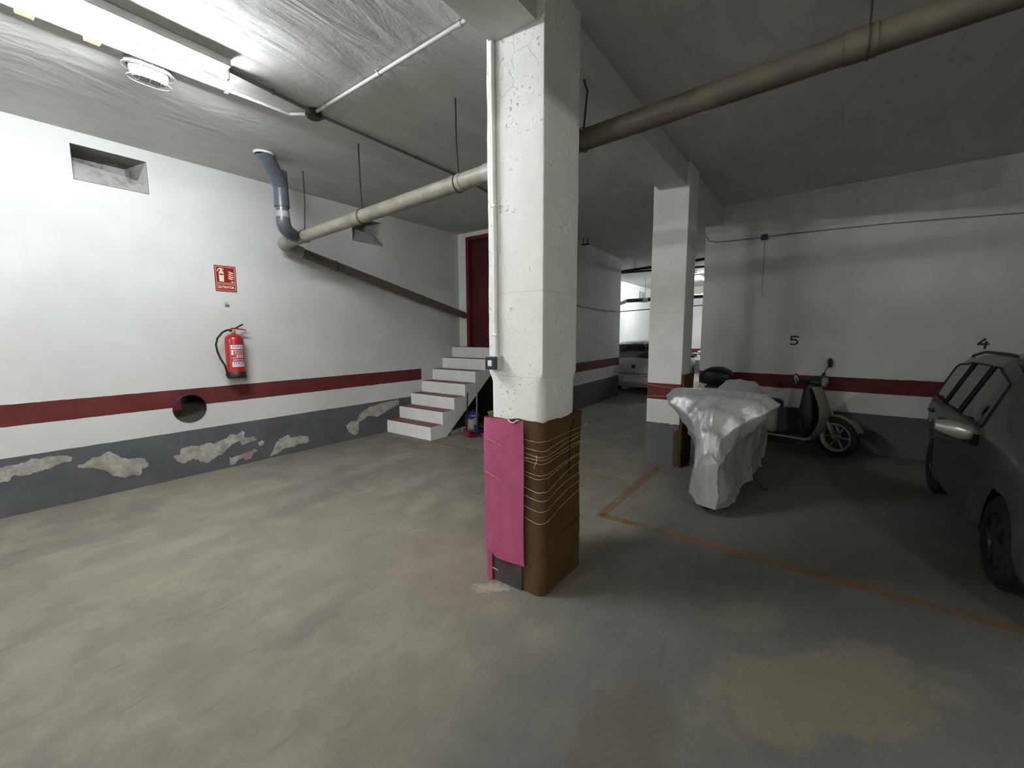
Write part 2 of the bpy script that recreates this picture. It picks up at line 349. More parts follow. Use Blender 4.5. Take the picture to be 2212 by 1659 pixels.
for i in range(7):
    x0, x1 = sx[i], sx[i + 1] + (.03 if i < 6 else 0); zt = sz[i]; bm = NB()
    poly = [(x0, zt), (x1, zt), (x1, under(x1)), (max(x0, min(4.63, x1)), under(max(x0, min(4.63, x1))))]
    if x0 > 4.63: poly = [(x0, zt), (x1, zt), (x1, under(x1)), (x0, under(x0))]
    elif x1 <= 4.63: poly = [(x0, zt), (x1, zt), (x1, 0), (x0, 0)]
    else: poly = [(x0, zt), (x1, zt), (x1, under(x1)), (4.63, 0), (x0, 0)]
    prism(bm, poly, 'y', 4.70 + .0005 * i, YL - .001)
    bmesh.ops.bevel(bm, geom=[e for e in bm.edges if abs(e.verts[0].co.x - x0) < 1e-4 and abs(e.verts[1].co.x - x0) < 1e-4 and min(e.verts[0].co.z, e.verts[1].co.z) > zt - .01], offset=.008, segments=2, affect='EDGES')
    st = obj('step', bm, m_step, stairs)
    bm = NB(); boxx(bm, x0 + .012, sx[i + 1] - .002, 4.72, YL - .002, zt - .006, zt + .004); obj('tread', bm, m_tread, st)

# middle wall behind the stairs, then the further hall
def wall_seg(name, x0, y0, x1, y1, th, mat, label, z0=0, z1=H):
    d = Vector((x1 - x0, y1 - y0, 0)).normalized(); n = Vector((-d.y, d.x, 0)) * th
    bm = NB(); prism(bm, [(x0, y0), (x1, y1), (x1 + n.x, y1 + n.y), (x0 + n.x, y0 + n.y)], 'z', z0, z1); return struct(name, bm, mat, label)
wall_mid = wall_seg('wall_lane', 6.30, 4.005, 10.55, 4.281, .22, m_wall, 'shaded wall with red stripe along the lane behind the column')
wall_seg('wall_return', 10.33, 4.40, 10.33, 6.0, -.22, m_plain, 'short return wall at the end of the lane')
wall_seg('wall_far_left', 10.33, 6.0, 18.3, 6.0, .25, m_wall, 'bright white wall of the far hall with red stripe')
wall_seg('wall_far_end', 18.3, 6.25, 18.3, .6, .25, m_wall, 'end wall of the far hall with red stripe')
wall_seg('wall_far_right', 18.3, .9, 7.65, .9, .25, m_wall, 'right hand wall of the far hall')
# right wall (slightly skewed) and its haunched soffit
aR = math.radians(87.2); dR = Vector((math.cos(aR), math.sin(aR), 0)); nR = Vector((math.sin(aR), -math.cos(aR), 0))   # nR points away from the camera
def R(s, z=0., off=0.):
    """s: distance along right wall (world Y approx), off: towards the room"""
    b = nR * 7.281; k = (s - b.y) / dR.y; q = b + dR * k - nR * off; return Vector((q.x, q.y, z))
a_, b_ = R(1.6), R(-7.2)
bm = NB(); prism(bm, [(a_.x, a_.y), (b_.x, b_.y), (b_.x + .27, b_.y), (a_.x + .27, a_.y)], 'z', 0, H)
wall_right = struct('wall_right', bm, m_wall, 'dim white wall with red stripe, dark base and painted bay numbers')
def ztop(s): return 3.155 + (s - 1.6) * .0705
bm = NB(); rows = []
for s in (1.6, -1.7, -7.1):
    A = R(s, max(2.6, ztop(s)), -.002); B = R(s, 3.415, .20); D = R(s, H + .01, .20); E_ = R(s, H + .01, -.002); rows.append([A, B, D, E_])
V = grid(bm, rows, close_u=True); bm.faces.new(V[0]); bm.faces.new(V[-1][::-1])
struct('trim_soffit', bm, m_ceil, 'sloping plaster soffit along the top of the right wall')
wall_seg('wall_back', -7.0, -7.2, -7.0, 6.1, .25, m_plain, 'wall behind the viewer')
wall_seg('wall_side', -7.2, -7.0, 7.4, -7.0, -.25, m_plain, 'far dark side wall')
# beam and columns
bm = NB(); boxx(bm, -7.0, 7.37, 1.34, 1.645, 3.262, H + .01); struct('ceiling_beam', bm, m_ceil, 'plastered ceiling beam running over both columns')
bm = NB(); boxx(bm, -7.0, 4.5, -1.95, -1.645, 3.262, H + .01); struct('ceiling_beam', bm, m_ceil, 'second plastered ceiling beam on the right')
def column(name, x0, x1, y0, y1, mat, label, low=None):
    bm = NB(); n = 26; rows = []
    zz = [0, .4, .8, 1.05, 1.2, 1.31, 1.345, 1.37] + [1.37 + (H - 1.37) * i / n for i in range(1, n + 1)]
    for z in zz:
        r = .006
        if low: r = .006 + .05 * (1 - min(1, max(0, (z - 1.31) / .06)))
        ring = []
        for cx, cy, a0 in ((x1 - r, y1 - r, 0), (x0 + r, y1 - r, 90), (x0 + r, y0 + r, 180), (x1 - r, y0 + r, 270)):
            for k in range(5):
                a = math.radians(a0 + k * 22.5); ring.append((cx + r * math.cos(a), cy + r * math.sin(a)))
        out = []
        for i in range(len(ring)):
            p0, p1 = ring[i], ring[(i + 1) % len(ring)]; L = math.hypot(p1[0] - p0[0], p1[1] - p0[1]); k = 10 if L > .1 else 1
            for j in range(k):
                f = j / k; x, y = p0[0] + (p1[0] - p0[0]) * f, p0[1] + (p1[1] - p0[1]) * f
                d = (noise.noise((x * 9, y * 9, z * 7)) * .004)
                cx, cy = (x0 + x1) / 2, (y0 + y1) / 2; v = Vector((x - cx, y - cy)).normalized() * d
                out.append((x + v.x, y + v.y, z))
        rows.append(out)
    grid(bm, rows, close_u=True); bm.faces.new([v for v in bm.verts if v.co.z > H - 1e-4][:0] or bm.verts[:0]) if False else None
    return struct(name, bm, mat, label, True)
col1 = column('concrete_column', 2.05, 2.46, 1.29, 1.69, m_col1, 'rough white column with brown carpet wrapped round its foot', True)
col2 = column('concrete_column', 5.14, 5.55, 1.31, 1.71, m_col2, 'white column with a red band standing behind the covered motorcycle')

column('concrete_column', -1.04, -.63, 1.29, 1.69, m_col1, 'white column of the same row behind the viewer', True)
# painted lines on the floor
def line_mat(name, col, wear):
    t = NT(name); p = t.pos(); n1 = t.noise(p, 7, 6, .7); n2 = t.noise(p, 1.2, 3)
    t.col(col); t.set(.7)
    a = t.ramp(t.math('ADD', t.math('MULTIPLY', n1, .75), t.math('MULTIPLY', n2, .35)), wear - .14, wear + .16)
    tr = t.n('ShaderNodeBsdfTransparent'); mx = t.n('ShaderNodeMixShader', i0=t.math('MULTIPLY', a, .6), i1=tr, i2=t.b); t.t.links.new(mx.outputs[0], t.out.inputs[0]); return t.m
m_yel = line_mat('yellow_paint', (.36, .285, .12), .54); m_ora = line_mat('orange_paint', (.34, .20, .075), .55)
def fline(x0, y0, x1, y1, wd, mat, lab):
    d = Vector((x1 - x0, y1 - y0)).normalized(); n = Vector((-d.y, d.x)) * wd / 2; bm = NB()
    prism(bm, [(x0 + n.x, y0 + n.y), (x1 + n.x, y1 + n.y), (x1 - n.x, y1 - n.y), (x0 - n.x, y0 - n.y)], 'z', .0004, .0016)
    o = obj('painted_line', bm, mat, floor); o['label'] = lab
fline(4.262, 4.60, 4.318, 1.62, .085, m_yel, 'worn yellow bay line')
fline(5.0, 1.50, 3.34, 1.49, .085, m_ora, 'worn orange bay line')
fline(3.35, 1.50, 3.30, -2.6, .085, m_ora, 'worn orange bay line')
fline(3.30, -2.7, 7.1, -2.75, .085, m_ora, 'worn orange bay line')

# painted bay numbers
m_num = M('number_paint', (.05, .012, .014), .6)
STROKES = {'5': [[(.055, .062), (-.045, .065), (-.05, .01), (.01, .018), (.045, -.01), (.04, -.045), (.0, -.065), (-.055, -.055)]],
           '4': [[(.015, .062), (-.05, -.012), (.055, -.005)], [(.028, .028), (.018, -.068)]]}
for txt, s0, z0 in (('5', .328, 1.500), ('4', -1.51, 1.476)):
    bm = NB()
    for pl_ in [[(u * .85, v * .88) for u, v in q_] for q_ in STROKES[txt]]:
        for (u0, v0), (u1, v1) in zip(pl_, pl_[1:]):
            d = Vector((u1 - u0, v1 - v0)).normalized(); n = Vector((-d.y, d.x)) * .0115; u0 -= d.x * .004; v0 -= d.y * .004; u1 += d.x * .004; v1 += d.y * .004
            q = [(u0 + n.x, v0 + n.y), (u1 + n.x, v1 + n.y), (u1 - n.x, v1 - n.y), (u0 - n.x, v0 - n.y)]
            A = [bm.verts.new(R(s0 - u, z0 + v, .0015)) for u, v in q]; B_ = [bm.verts.new(R(s0 - u, z0 + v, -.0005)) for u, v in q]
            bm.faces.new(A); bm.faces.new(B_[::-1])
            for k in range(4): bm.faces.new((A[k], B_[k], B_[(k + 1) % 4], A[(k + 1) % 4]))
    o = obj('painted_number', bm, m_num, wall_right); o['label'] = 'painted bay number ' + txt

# ================================================================== CEILING FITTINGS
m_white = M('white_enamel', (.70, .71, .70), .4); m_yellowed = M('yellowed_plastic', (.55, .50, .33), .5); m_pvc = M('grey_conduit', (.42, .42, .40), .5)
m_dconduit = M('dark_conduit', (.16, .155, .15), .55)
def tube_lamp(x0, x1, y, label, power, nm, col=(.93, .98, 1.0)):
    t = thing('fluorescent_light', label, 'light', ((x0 + x1) / 2, y, H))
    bm = NB(); boxx(bm, x0 + .02, x1 - .02, y - .10, y + .10, H - .055, H - .001); bev(bm, .006, 1); obj('batten', bm, m_white, t)
    for xe in (x0, x1 - .022):
        bm = NB(); boxx(bm, xe, xe + .022, y - .016, y + .016, H - .102, H - .03); bev(bm, .006, 2); obj('lamp_holder', bm, m_white, t)
    bm = NB(); tube(bm, [(x0 + .023, y, H - .083), (x1 - .023, y, H - .083)], .017, 14); obj('tube', bm, emit(nm, col, power), t, True)
    return t
tube_lamp(-.02, 1.40, 3.515, 'glowing fluorescent tube on the ceiling over the left wall side', TUBE_POWER, 'tube_glow')
tube_lamp(14.5, 15.95, 3.36, 'distant fluorescent tube glowing in the far hall', FAR_POWER, 'far_tube_glow')

tube_lamp(-3.4, -1.95, -3.3, 'fluorescent tube behind the viewer in the right hand bay', REAR_POWER, 'rear_tube_glow', (1.0, .975, .87))
tube_lamp(-6.2, -4.75, 3.515, 'unseen fill tube added behind the viewer in line with the glowing one', LEFT_FILL_POWER, 'left_fill_glow', (1.0, .98, .91))  # fill tube added out of view to brighten column front, floor and ceiling
def conduit(name, label, pts, r, mat, clips=(), group=None):
    t = thing(name, label, 'conduit', pts[0], 0, group)
    bm = NB(); tube(bm, pts, r, 10); obj('pipe_run', bm, mat, t, True)
    for (c, ax) in clips:
        bm = NB()
        if ax == 'x': box(bm, (c[0], c[1], c[2] + .006), (.018, r * 2 + .03, .006)); tube(bm, [(c[0] - .009, c[1], c[2]), (c[0] + .009, c[1], c[2])], r + .005, 12)
        elif ax == 'y': box(bm, (c[0], c[1], c[2] + .006), (r * 2 + .03, .018, .006)); tube(bm, [(c[0], c[1] - .009, c[2]), (c[0], c[1] + .009, c[2])], r + .005, 12)
        else: tube(bm, [(c[0], c[1], c[2] - .012), (c[0], c[1], c[2] + .012)], r + .005, 12)
        obj('pipe_clip', bm, mat, t)
    return t
zc = H - .022
conduit('electrical_conduit', 'grey conduit crossing the ceiling from the junction box to the beam', [(2.075, 3.57, zc), (2.07, 2.7, zc), (2.06, 1.646, zc)], .014, m_pvc, [((2.074, 3.42, zc), 'y'), ((2.07, 2.71, zc), 'y'), ((2.063, 1.9, zc), 'y')])
conduit('electrical_conduit', 'dark conduit running from the junction box above the drain pipe towards the stairs', [(2.17, 3.61, zc), (4.0, 3.63, zc), (6.06, 3.95, zc)], .012, m_dconduit, [((3.2, 3.621, zc), 'x')])
conduit('electrical_conduit', 'short dark conduit between the fluorescent tube and the junction box', [(1.40, 3.53, zc), (2.03, 3.60, zc)], .014, m_dconduit, [((1.72, 3.566, zc), 'x')])
cB = conduit('electrical_conduit', 'long lit conduit beside the fluorescent tube on its wall side', [(-2.5, 3.87, zc), (.85, 3.845, zc), (1.96, 3.80, zc), (2.04, 3.68, zc)], .014, m_pvc, [((1.5, 3.84, zc), 'x')])
for xx in (.47, .75):
    bm = NB(); box(bm, (xx, 3.79, H - .035), (.075, .10, .065)); bev(bm, .006, 2); obj('pipe_saddle', bm, m_yellowed, cB)
jb = thing('junction_box', 'dark round junction box where the ceiling conduits meet', 'junction box', (2.08, 3.62, H))
bm = NB(); lathe(bm, [(0, -.06), (.052, -.06), (.06, -.052), (.06, 0)], (2.08, 3.62, H - .001), 20); obj('box_body', bm, m_black, jb, True)
for a in (0, 1.57, 3.14):
    bm = NB(); tube(bm, [(2.08 + .05 * math.cos(a + .1), 3.62 + .05 * math.sin(a + .1), zc), (2.08 + .085 * math.cos(a + .1), 3.62 + .085 * math.sin(a + .1), zc)], .02, 10); obj('gland', bm, m_dconduit, jb)
# caged oval bulkhead lamp (unlit)
m_cage = M('cage_grey', (.22, .22, .22), .5)
bl = thing('bulkhead_lamp', 'unlit oval bulkhead lamp with wire cage beside the fluorescent tube', 'lamp', (1.06, 3.965, H))
def oval(cx, cy, z, a, b, n=28, k=.5):
    out = []
    for i in range(n):
        th = 2 * PI * i / n; c_, s_ = math.cos(th), math.sin(th); L = a - b
        out.append((cx + (L if c_ > 0 else -L) * (abs(c_) ** .4) + b * c_, cy + b * s_, z))
    return out
bm = NB(); grid(bm, [oval(1.06, 3.965, H - .002, .135, .08), oval(1.06, 3.965, H - .03, .135, .08), oval(1.06, 3.965, H - .035, .12, .068)], close_u=True); obj('base', bm, m_cage, bl, True)
bm = NB(); V = grid(bm, [oval(1.06, 3.965, H - .03, .115, .06), oval(1.06, 3.965, H - .08, .11, .056), oval(1.06, 3.965, H - .105, .09, .036)], close_u=True); bm.faces.new(V[-1]); obj('globe', bm, M('frosted_glass', (.16, .15, .145), .25), bl, True)
bm = NB(); tube(bm, oval(1.06, 3.965, H - .045, .15, .095), .0035, 6, close=True); tube(bm, oval(1.06, 3.965, H - .112, .125, .066), .0035, 6, close=True); obj('cage_ring', bm, m_cage, bl, True)
for dx in (-.06, 0, .06):
    bm = NB(); tube(bm, [(1.06 + dx, 3.965 + s * v, z) for s, v, z in ((-1, .092, H - .03), (-1, .07, H - .1), (0, 0, H - .118), (1, .07, H - .1), (1, .092, H - .03))], .003, 6); obj('cage_wire', bm, m_cage, bl, True)

# ================================================================== DRAIN PIPES
t = NT('fibre_cement_pipe'); p = t.pos(); x, y, z = t.xyz(p)
n1 = t.noise(p, 6, 5, .7); t.col(t.mix(t.ramp(n1, .35, .75), (.30, .285, .235), (.20, .185, .15))); t.set(.5, 0, .45); t.bump(t.noise(p, 30, 4), .15, .004); m_pipe = t.m
m_dpipe = M('drain_pipe_brown_dimmed', (.105, .09, .07), .55, var=.2, scale=5)  # brown darkened to put the shade of the unlit run into the colour
m_bpipe = M('pvc_blue_grey', (.075, .088, .102), .3, var=.15, spec=.5); m_collar = M('pipe_collar', (.33, .33, .31), .45); m_rod = M('threaded_rod', (.03, .028, .025), .6)
XP = 2.68
def zp(y): return 2.745 + (5.6 - y) * .034
def arc_pts(p0, pc, p1, n=7):
    p0, pc, p1 = Vector(p0), Vector(pc), Vector(p1); return [tuple((1 - t) ** 2 * p0 + 2 * t * (1 - t) * pc + t * t * p1) for t in (i / n for i in range(n + 1))]
dp = thing('drain_pipe', 'large beige drain pipe hung across the room under the ceiling', 'pipe', (XP, 5.5, 2.7))
bm = NB(); tube(bm, [(XP, 5.42, zp(5.42)), (XP, 2.0, zp(2.0))], .066, 20); obj('pipe_run', bm, m_pipe, dp, True)
bm = NB(); tube(bm, [(XP, 2.0, zp(2.0)), (XP, -6.95, zp(-6.95))], .066, 20); obj('pipe_run', bm, m_dpipe, dp, True)
bm = NB(); tube(bm, [(XP - .005, 5.30, zp(5.3))] + arc_pts((XP - .005, 5.46, zp(5.46)), (XP - .005, 5.62, zp(5.62)), (XP + .18, 5.60, 2.70)) + [(XP + .26, 5.60, 2.685)], .075, 18); obj('elbow', bm, m_pipe, dp, True)
bm = NB(); tube(bm, [(XP + .2, 5.60, 2.695), (6.10, 5.60, 1.962)], .062, 18); obj('pipe_run', bm, m_dpipe, dp, True)
for y in (5.17, 3.90, 2.52):
    bm = NB(); tube(bm, [(XP, y - .05, zp(y - .05)), (XP, y + .05, zp(y + .05))], .0705, 20); obj('coupling', bm, m_pipe, dp, True)
bm = NB(); tube(bm, [(XP, 2.22, zp(2.22)), (XP, 2.10, zp(2.10))], .0708, 20); obj('coupling', bm, m_collar, dp, True)
for y in (-.05, -2.6):
    bm = NB(); tube(bm, [(XP, y - .06, zp(y - .06)), (XP, y + .06, zp(y + .06))], .0708, 20); obj('coupling', bm, m_dpipe, dp, True)
for (x, y) in ((XP + .02, 5.005), (XP - .01, 3.865), (XP - .02, 2.52), (XP, 1.375), (XP, -.08), (XP, -2.7)):
    bm = NB()
    kink = .018 if abs(y - 1.375) < .01 else 0
    tube(bm, [(x, y, H), (x, y, (H + zp(y)) / 2 + .05), (x + kink * .5, y - kink, (H + zp(y)) / 2), (XP, y, zp(y) + .07)], .0075 if y > 1 else .005, 8); h_ = obj('hanger_rod', bm, m_rod, dp, True)
    bm = NB(); tube(bm, [(XP + .0735 * math.cos(2 * PI * k / 20), y, zp(y) + .0735 * math.sin(2 * PI * k / 20)) for k in range(20)], .0035, 6, close=True); obj('pipe_band', bm, m_rod, h_, True)
for xx in (3.42, 4.98):
    z_ = 2.695 - (xx - 2.88) * .2276
    bm = NB(); tube(bm, [(xx, 5.60 + .069 * math.cos(2 * PI * k / 18), z_ + .069 * math.sin(2 * PI * k / 18)) for k in range(18)], .004, 6, close=True); tube(bm, [(xx, 5.66, z_ - .02), (xx, YL + .01, z_ - .05)], .005, 6); obj('pipe_band', bm, m_rod, dp, True)
# vertical stub from the ceiling
vp = thing('soil_pipe', 'blue grey plastic pipe dropping from the ceiling into the drain pipe', 'pipe', (2.24, 4.86, H))
bm = NB(); tube(bm, [(2.19, 4.835, H + .02), (2.40, 4.95, 3.26)], .082, 18); obj('upper_pipe', bm, m_bpipe, vp, True)
bm = NB(); tube(bm, [(2.41, 4.955, 3.40), (2.41, 4.955, 3.02)], [.07, .08], 18); obj('branch_fitting', bm, m_bpipe, vp, True)
bm = NB(); tube(bm, [(2.41, 4.955, 3.06), (2.415, 4.957, 2.86)], .067, 18); obj('lower_pipe', bm, m_bpipe, vp, True)
bm = NB(); tube(bm, [(2.413, 4.956, 2.975), (2.414, 4.956, 2.905)], .070, 18); obj('collar', bm, m_collar, vp, True)
bm = NB(); tube(bm, [(2.414, 4.956, 2.91)] + arc_pts((2.414, 4.956, 2.87), (2.42, 4.96, 2.76), (2.60, 5.10, 2.765), 8), .074, 18); obj('elbow', bm, m_bpipe, vp, True)
bm = NB(); lathe(bm, [(.085, 0), (.10, -.003), (.085, -.02)], (2.20, 4.84, H - .001), 20); obj('plaster_collar', bm, m_white, vp, True)

# ================================================================== LEFT WALL OBJECTS
m_sred = M('sign_red', (.27, .012, .018), .4); m_cream = M('sign_cream', (.72, .68, .48), .5)
S = thing('fire_extinguisher_sign', 'red EXTINTOR sign with extinguisher and flames above the fire extinguisher', 'sign', (2.08, YL, 2.12))
def SX(u, v): return (1.970 + u * .222, 2.120 + v * .300)      # u,v in 0..1 on the sign
def splate(name, pts, mat, d0, d1, par):
    bm = NB(); prism(bm, [SX(u, v) for u, v in pts], 'y', YL - d0, YL - d1); return obj(name, bm, mat, par)
plate = splate('plate', [(0, 0), (1, 0), (1, 1), (0, 1)], m_sred, -.001, .004, S)
def frame(u0, v0, u1, v1, tk):
    tv = tk * .222 / .300
    bm = NB()
    for a in ((u0, v0, u1, v0 + tv), (u0, v1 - tv, u1, v1), (u0, v0 + tv, u0 + tk, v1 - tv), (u1 - tk, v0 + tv, u1, v1 - tv)):
        prism(bm, [SX(a[0], a[1]), SX(a[2], a[1]), SX(a[2], a[3]), SX(a[0], a[3])], 'y', YL - .004, YL - .0048)
    obj('border_line', bm, m_cream, plate)
frame(.055, .045, .945, .285, .018); frame(.055, .325, .945, .955, .018)
pic = [(.20, .38), (.42, .38), (.42, .70), (.415, .76), (.36, .80), (.36, .83), (.44, .85), (.44, .875), (.36, .875), (.34, .905), (.25, .905), (.15, .85), (.11, .77), (.15, .765), (.19, .83), (.26, .86), (.28, .80), (.22, .77), (.20, .70)]
splate('pictogram', pic, m_cream, .004, .0052, plate); splate('pictogram_label', [(.225, .63), (.395, .63), (.395, .69), (.225, .69)], m_sred, .0052, .0058, plate)
for k in range(5):
    v = .375 + .082 * k; u = .60 + .012 * k
    fl_ = [(u, v + .115), (u + .035, v + .058), (u + .11, v + .022), (.865, v + .012 + .018 * (k % 2)), (.865, v + .052), (u + .13, v + .060), (u + .065, v + .085)] if k else [(.72, .395), (.78, .372), (.865, .372), (.865, .41), (.80, .41)]
    splate('flame', fl_, m_cream, .004, .0052, plate)
bm = text_bm('EXTINTOR', .040, .0006, .0012); bmesh.ops.scale(bm, vec=(.86, 1.0, 1), verts=bm.verts); c_ = SX(.5, .165)
bmesh.ops.transform(bm, matrix=Matrix(((1, 0, 0, c_[0]), (0, 0, -1, YL - .0045), (0, 1, 0, c_[1]), (0, 0, 0, 1))), verts=bm.verts); obj('lettering', bm, m_cream, plate)

bk = thing('wall_bracket', 'small grey metal bracket between the sign and the extinguisher', 'bracket', (2.068, YL, 1.95))
bm = NB(); boxx(bm, 2.048, 2.088, YL - .004, YL + .001, 1.945, 2.0); obj('back_plate', bm, m_pvc, bk)
bm = NB(); prism(bm, [(YL - .003, 1.972), (YL - .03, 1.968), (YL - .03, 1.958), (YL - .003, 1.95)], 'x', 2.05, 2.086); obj('hook', bm, m_steel, bk)

m_exred = M('extinguisher_red', (.34, .012, .016), .28, var=.06, spec=.5, coat=.3); m_lab = M('label_white', (.68, .68, .70), .5); m_blue = M('label_blue', (.05, .10, .35), .5); m_brass = M('brass', (.55, .45, .25), .35, .8)
ex, ey, er = 2.075, YL - .118, .098; E = thing('fire_extinguisher', 'red fire extinguisher with black hose hanging on the left wall', 'fire extinguisher', (ex, ey, 1.098))
bm = NB(); lathe(bm, [(0, 1.12), (er * .9, 1.12), (er, 1.13), (er, 1.535), (er * .97, 1.565), (er * .85, 1.592), (er * .6, 1.612), (er * .3, 1.622), (.022, 1.626), (.022, 1.64), (0, 1.64)], (ex, ey, 0), 32); cyl = obj('cylinder', bm, m_exred, E, True)
bm = NB(); lathe(bm, [(0, 1.098), (er + .001, 1.098), (er + .004, 1.105), (er + .004, 1.172), (er + .0005, 1.176)], (ex, ey, 0), 32); obj('base_cup', bm, m_black, E, True)
bm = NB(); lathe(bm, [(.024, 1.63), (.026, 1.642), (.018, 1.65), (.018, 1.672), (0, 1.672)], (ex, ey, 0), 18); boxx(bm, ex - .045, ex, ey - .012, ey + .012, 1.645, 1.668); obj('valve', bm, m_brass, E, True)
bm = NB(); prism(bm, [(ex - .03, 1.672), (ex + .02, 1.676), (ex + .135, 1.662), (ex + .138, 1.672), (ex + .04, 1.692), (ex - .03, 1.69)], 'y', ey - .012, ey + .012); obj('carry_handle', bm, m_exred, E)
bm = NB(); prism(bm, [(ex - .03, 1.69), (ex + .02, 1.695), (ex + .10, 1.742), (ex + .11, 1.738), (ex + .105, 1.728), (ex + .03, 1.685)], 'y', ey - .011, ey + .011); obj('squeeze_lever', bm, m_black, E)
hp = [(ex - .03, ey - .02, 1.662), (ex - .07, ey - .035, 1.668), (ex - .13, ey - .05, 1.640), (ex - .185, ey - .05, 1.575), (ex - .205, ey - .045, 1.50), (ex - .195, ey - .04, 1.42), (ex - .165, ey - .035, 1.33), (ex - .125, ey - .03, 1.25), (ex - .108, ey - .02, 1.17)]
bm = NB(); tube(bm, hp, .0105, 10); hs = obj('hose', bm, m_rubber, E, True)
bm = NB(); tube(bm, [hp[-1], (ex - .105, ey - .018, 1.13)], [.013, .019], 10); box(bm, (ex - .09, ey - .02, 1.148), (.05, .02, .02)); obj('nozzle', bm, m_black, hs)
# printed labels bent round the cylinder, facing the viewer
la = math.atan2(-ey, -ex) + .22
def cyl_patch(name, a0, a1, z0, z1, mat, rr=.0012, par=None):
    bm = NB(); rows = [[(ex + (er + rr) * math.cos(a0 + (a1 - a0) * i / 10), ey + (er + rr) * math.sin(a0 + (a1 - a0) * i / 10), z) for i in range(11)] for z in (z0, z1)]
    grid(bm, rows); return obj(name, bm, mat, par or cyl, True)
def cyl_text(txt, size, a, z, mat, par=None, sx_=1.):
    bm = text_bm(txt, size, 0, .0008)
    for v in bm.verts:
        aa = a + v.co.x * sx_ / er; zz = z + v.co.y; v.co = Vector((ex + (er + .0022) * math.cos(aa), ey + (er + .0022) * math.sin(aa), zz))
    return obj('lettering', bm, mat, par or cyl)
L1 = cyl_patch('label', la - .62, la + .72, 1.445, 1.492, m_lab); cyl_text('DASI', .036, la + .12, 1.470, m_blue, L1, 1.5)
for (z0, z1, a0, a1) in ((1.425, 1.432, -.55, .7), (1.405, 1.412, -.3, .7), (1.385, 1.391, -.3, .7), (1.340, 1.347, -.55, .7)): cyl_patch('label', la + a0, la + a1, z0, z1, m_lab)
cyl_patch('label', la - .60, la - .38, 1.375, 1.432, m_lab)
for k in range(3): cyl_patch('label', la - .1 + k * .28, la + .08 + k * .28, 1.352, 1.375, m_lab)
cyl_text('EXTINTOR', .02, la + .1, 1.315, m_lab, None, 1.1)
L2 = cyl_patch('label', la - .58, la + .72, 1.235, 1.295, m_lab); cyl_text('DASI', .034, la + .12, 1.275, m_blue, L2, 1.5); cyl_patch('label_line', la - .5, la + .6, 1.248, 1.252, m_blue, .002, L2)
bm = NB(); boxx(bm, ex - .02, ex + .02, ey + er - .004, YL + .002, 1.50, 1.62); obj('mount', bm, m_steel, E)

# round flat mirror low on the wall
Mi = thing('round_mirror', 'round mirror low on the left wall overlapping the red stripe', 'mirror', (1.614, YL, .625))
rot = Matrix.Rotation(PI / 2, 3, 'X')
bm = NB(); lathe(bm, [(0, 0), (.159, 0), (.159, .012), (.155, .015), (0, .015)], (1.614, YL + .002, .782), 40, rot); obj('backing', bm, m_black, Mi, True)
t = NT('mirror_glass'); t.col((.45, .46, .45)); t.set(.04, 1.0); bm = NB(); lathe(bm, [(0, .0165), (.09, .0163), (.154, .0155)], (1.614, YL + .002, .782), 40, rot); obj('mirror_face', bm, t.m, Mi, True)

# ================================================================== COLUMN 1 FITTINGS
m_cpt = NT('brown_carpet'); p = m_cpt.pos(); n1 = m_cpt.noise(p, 220, 3, .8); n2 = m_cpt.noise(p, 3.2, 5, .65); n3 = m_cpt.noise(p, 40, 4, .7)
c = m_cpt.mix(m_cpt.ramp(n2, .35, .7), (.105, .062, .026), (.075, .052, .026)); c = m_cpt.mix(m_cpt.math('MULTIPLY', n1, .5), c, (.16, .10, .045)); c = m_cpt.mix(m_cpt.math('MULTIPLY', m_cpt.ramp(n3, .5, .75), .35), c, (.05, .04, .028))
m_cpt.col(c); m_cpt.set(.95, 0, .1); m_cpt.bump(m_cpt.math('ADD', n1, m_cpt.math('MULTIPLY', n3, .6)), .9, .01); m_cpt = m_cpt.m
def rrect(x0, x1, y0, y1, r, k=6):
    out = []
    for cx, cy, a0 in ((x1 - r, y1 - r, 0), (x0 + r, y1 - r, 90), (x0 + r, y0 + r, 180), (x1 - r, y0 + r, 270)):
        for i in range(k + 1):
            a = math.radians(a0 + i * 90 / k); out.append((cx + r * math.cos(a), cy + r * math.sin(a)))
    fine = []
    for i in range(len(out)):
        a, b = out[i], out[(i + 1) % len(out)]; L = math.hypot(b[0] - a[0], b[1] - a[1]); n_ = max(1, int(L / .04))
        for j in range(n_): fine.append((a[0] + (b[0] - a[0]) * j / n_, a[1] + (b[1] - a[1]) * j / n_))
    return fine
cw = thing('column_carpet', 'brown carpet tied with string round the foot of the near column', 'carpet', (2.26, 1.49, 0))
outer = rrect(2.028, 2.545, 1.27, 1.712, .055); rows = []
def ctop(x, y): return 1.088 + .006 * math.sin(x * 23 + y * 17) + .004 * math.sin(x * 61 - y * 45)
def cut(x, y):   # the front face below is cut away near the left part
    return 0.0
for i in range(29):
    f = i / 28; row = []
    for (x, y) in outer:
        z = f * ctop(x, y); b = .006 * noise.noise((x * 6, y * 6, z * 5)) + .004 * noise.noise((x * 25, y * 25, z * 25)) - (.010 if .5 < z < .95 else 0) * (1 - abs(z - .72) / .23 if abs(z - .72) < .23 else 0)
        v = Vector((x - 2.286, y - 1.49)).normalized(); row.append((x + v.x * b, y + v.y * b, z + .001))
    rows.append(row)
bm = NB(); V = grid(bm, rows, close_u=True)
inner = [[(2.286 + (x - 2.286) * .90, 1.49 + (y - 1.49) * .90, ctop(x, y) - .006) for x, y in outer]]
Vi = [bm.verts.new(q) for q in inner[0]]
for k in range(len(outer)): bm.faces.new((V[-1][k], V[-1][(k + 1) % len(outer)], Vi[(k + 1) % len(outer)], Vi[k]))
obj('carpet', bm, m_cpt, cw, True)
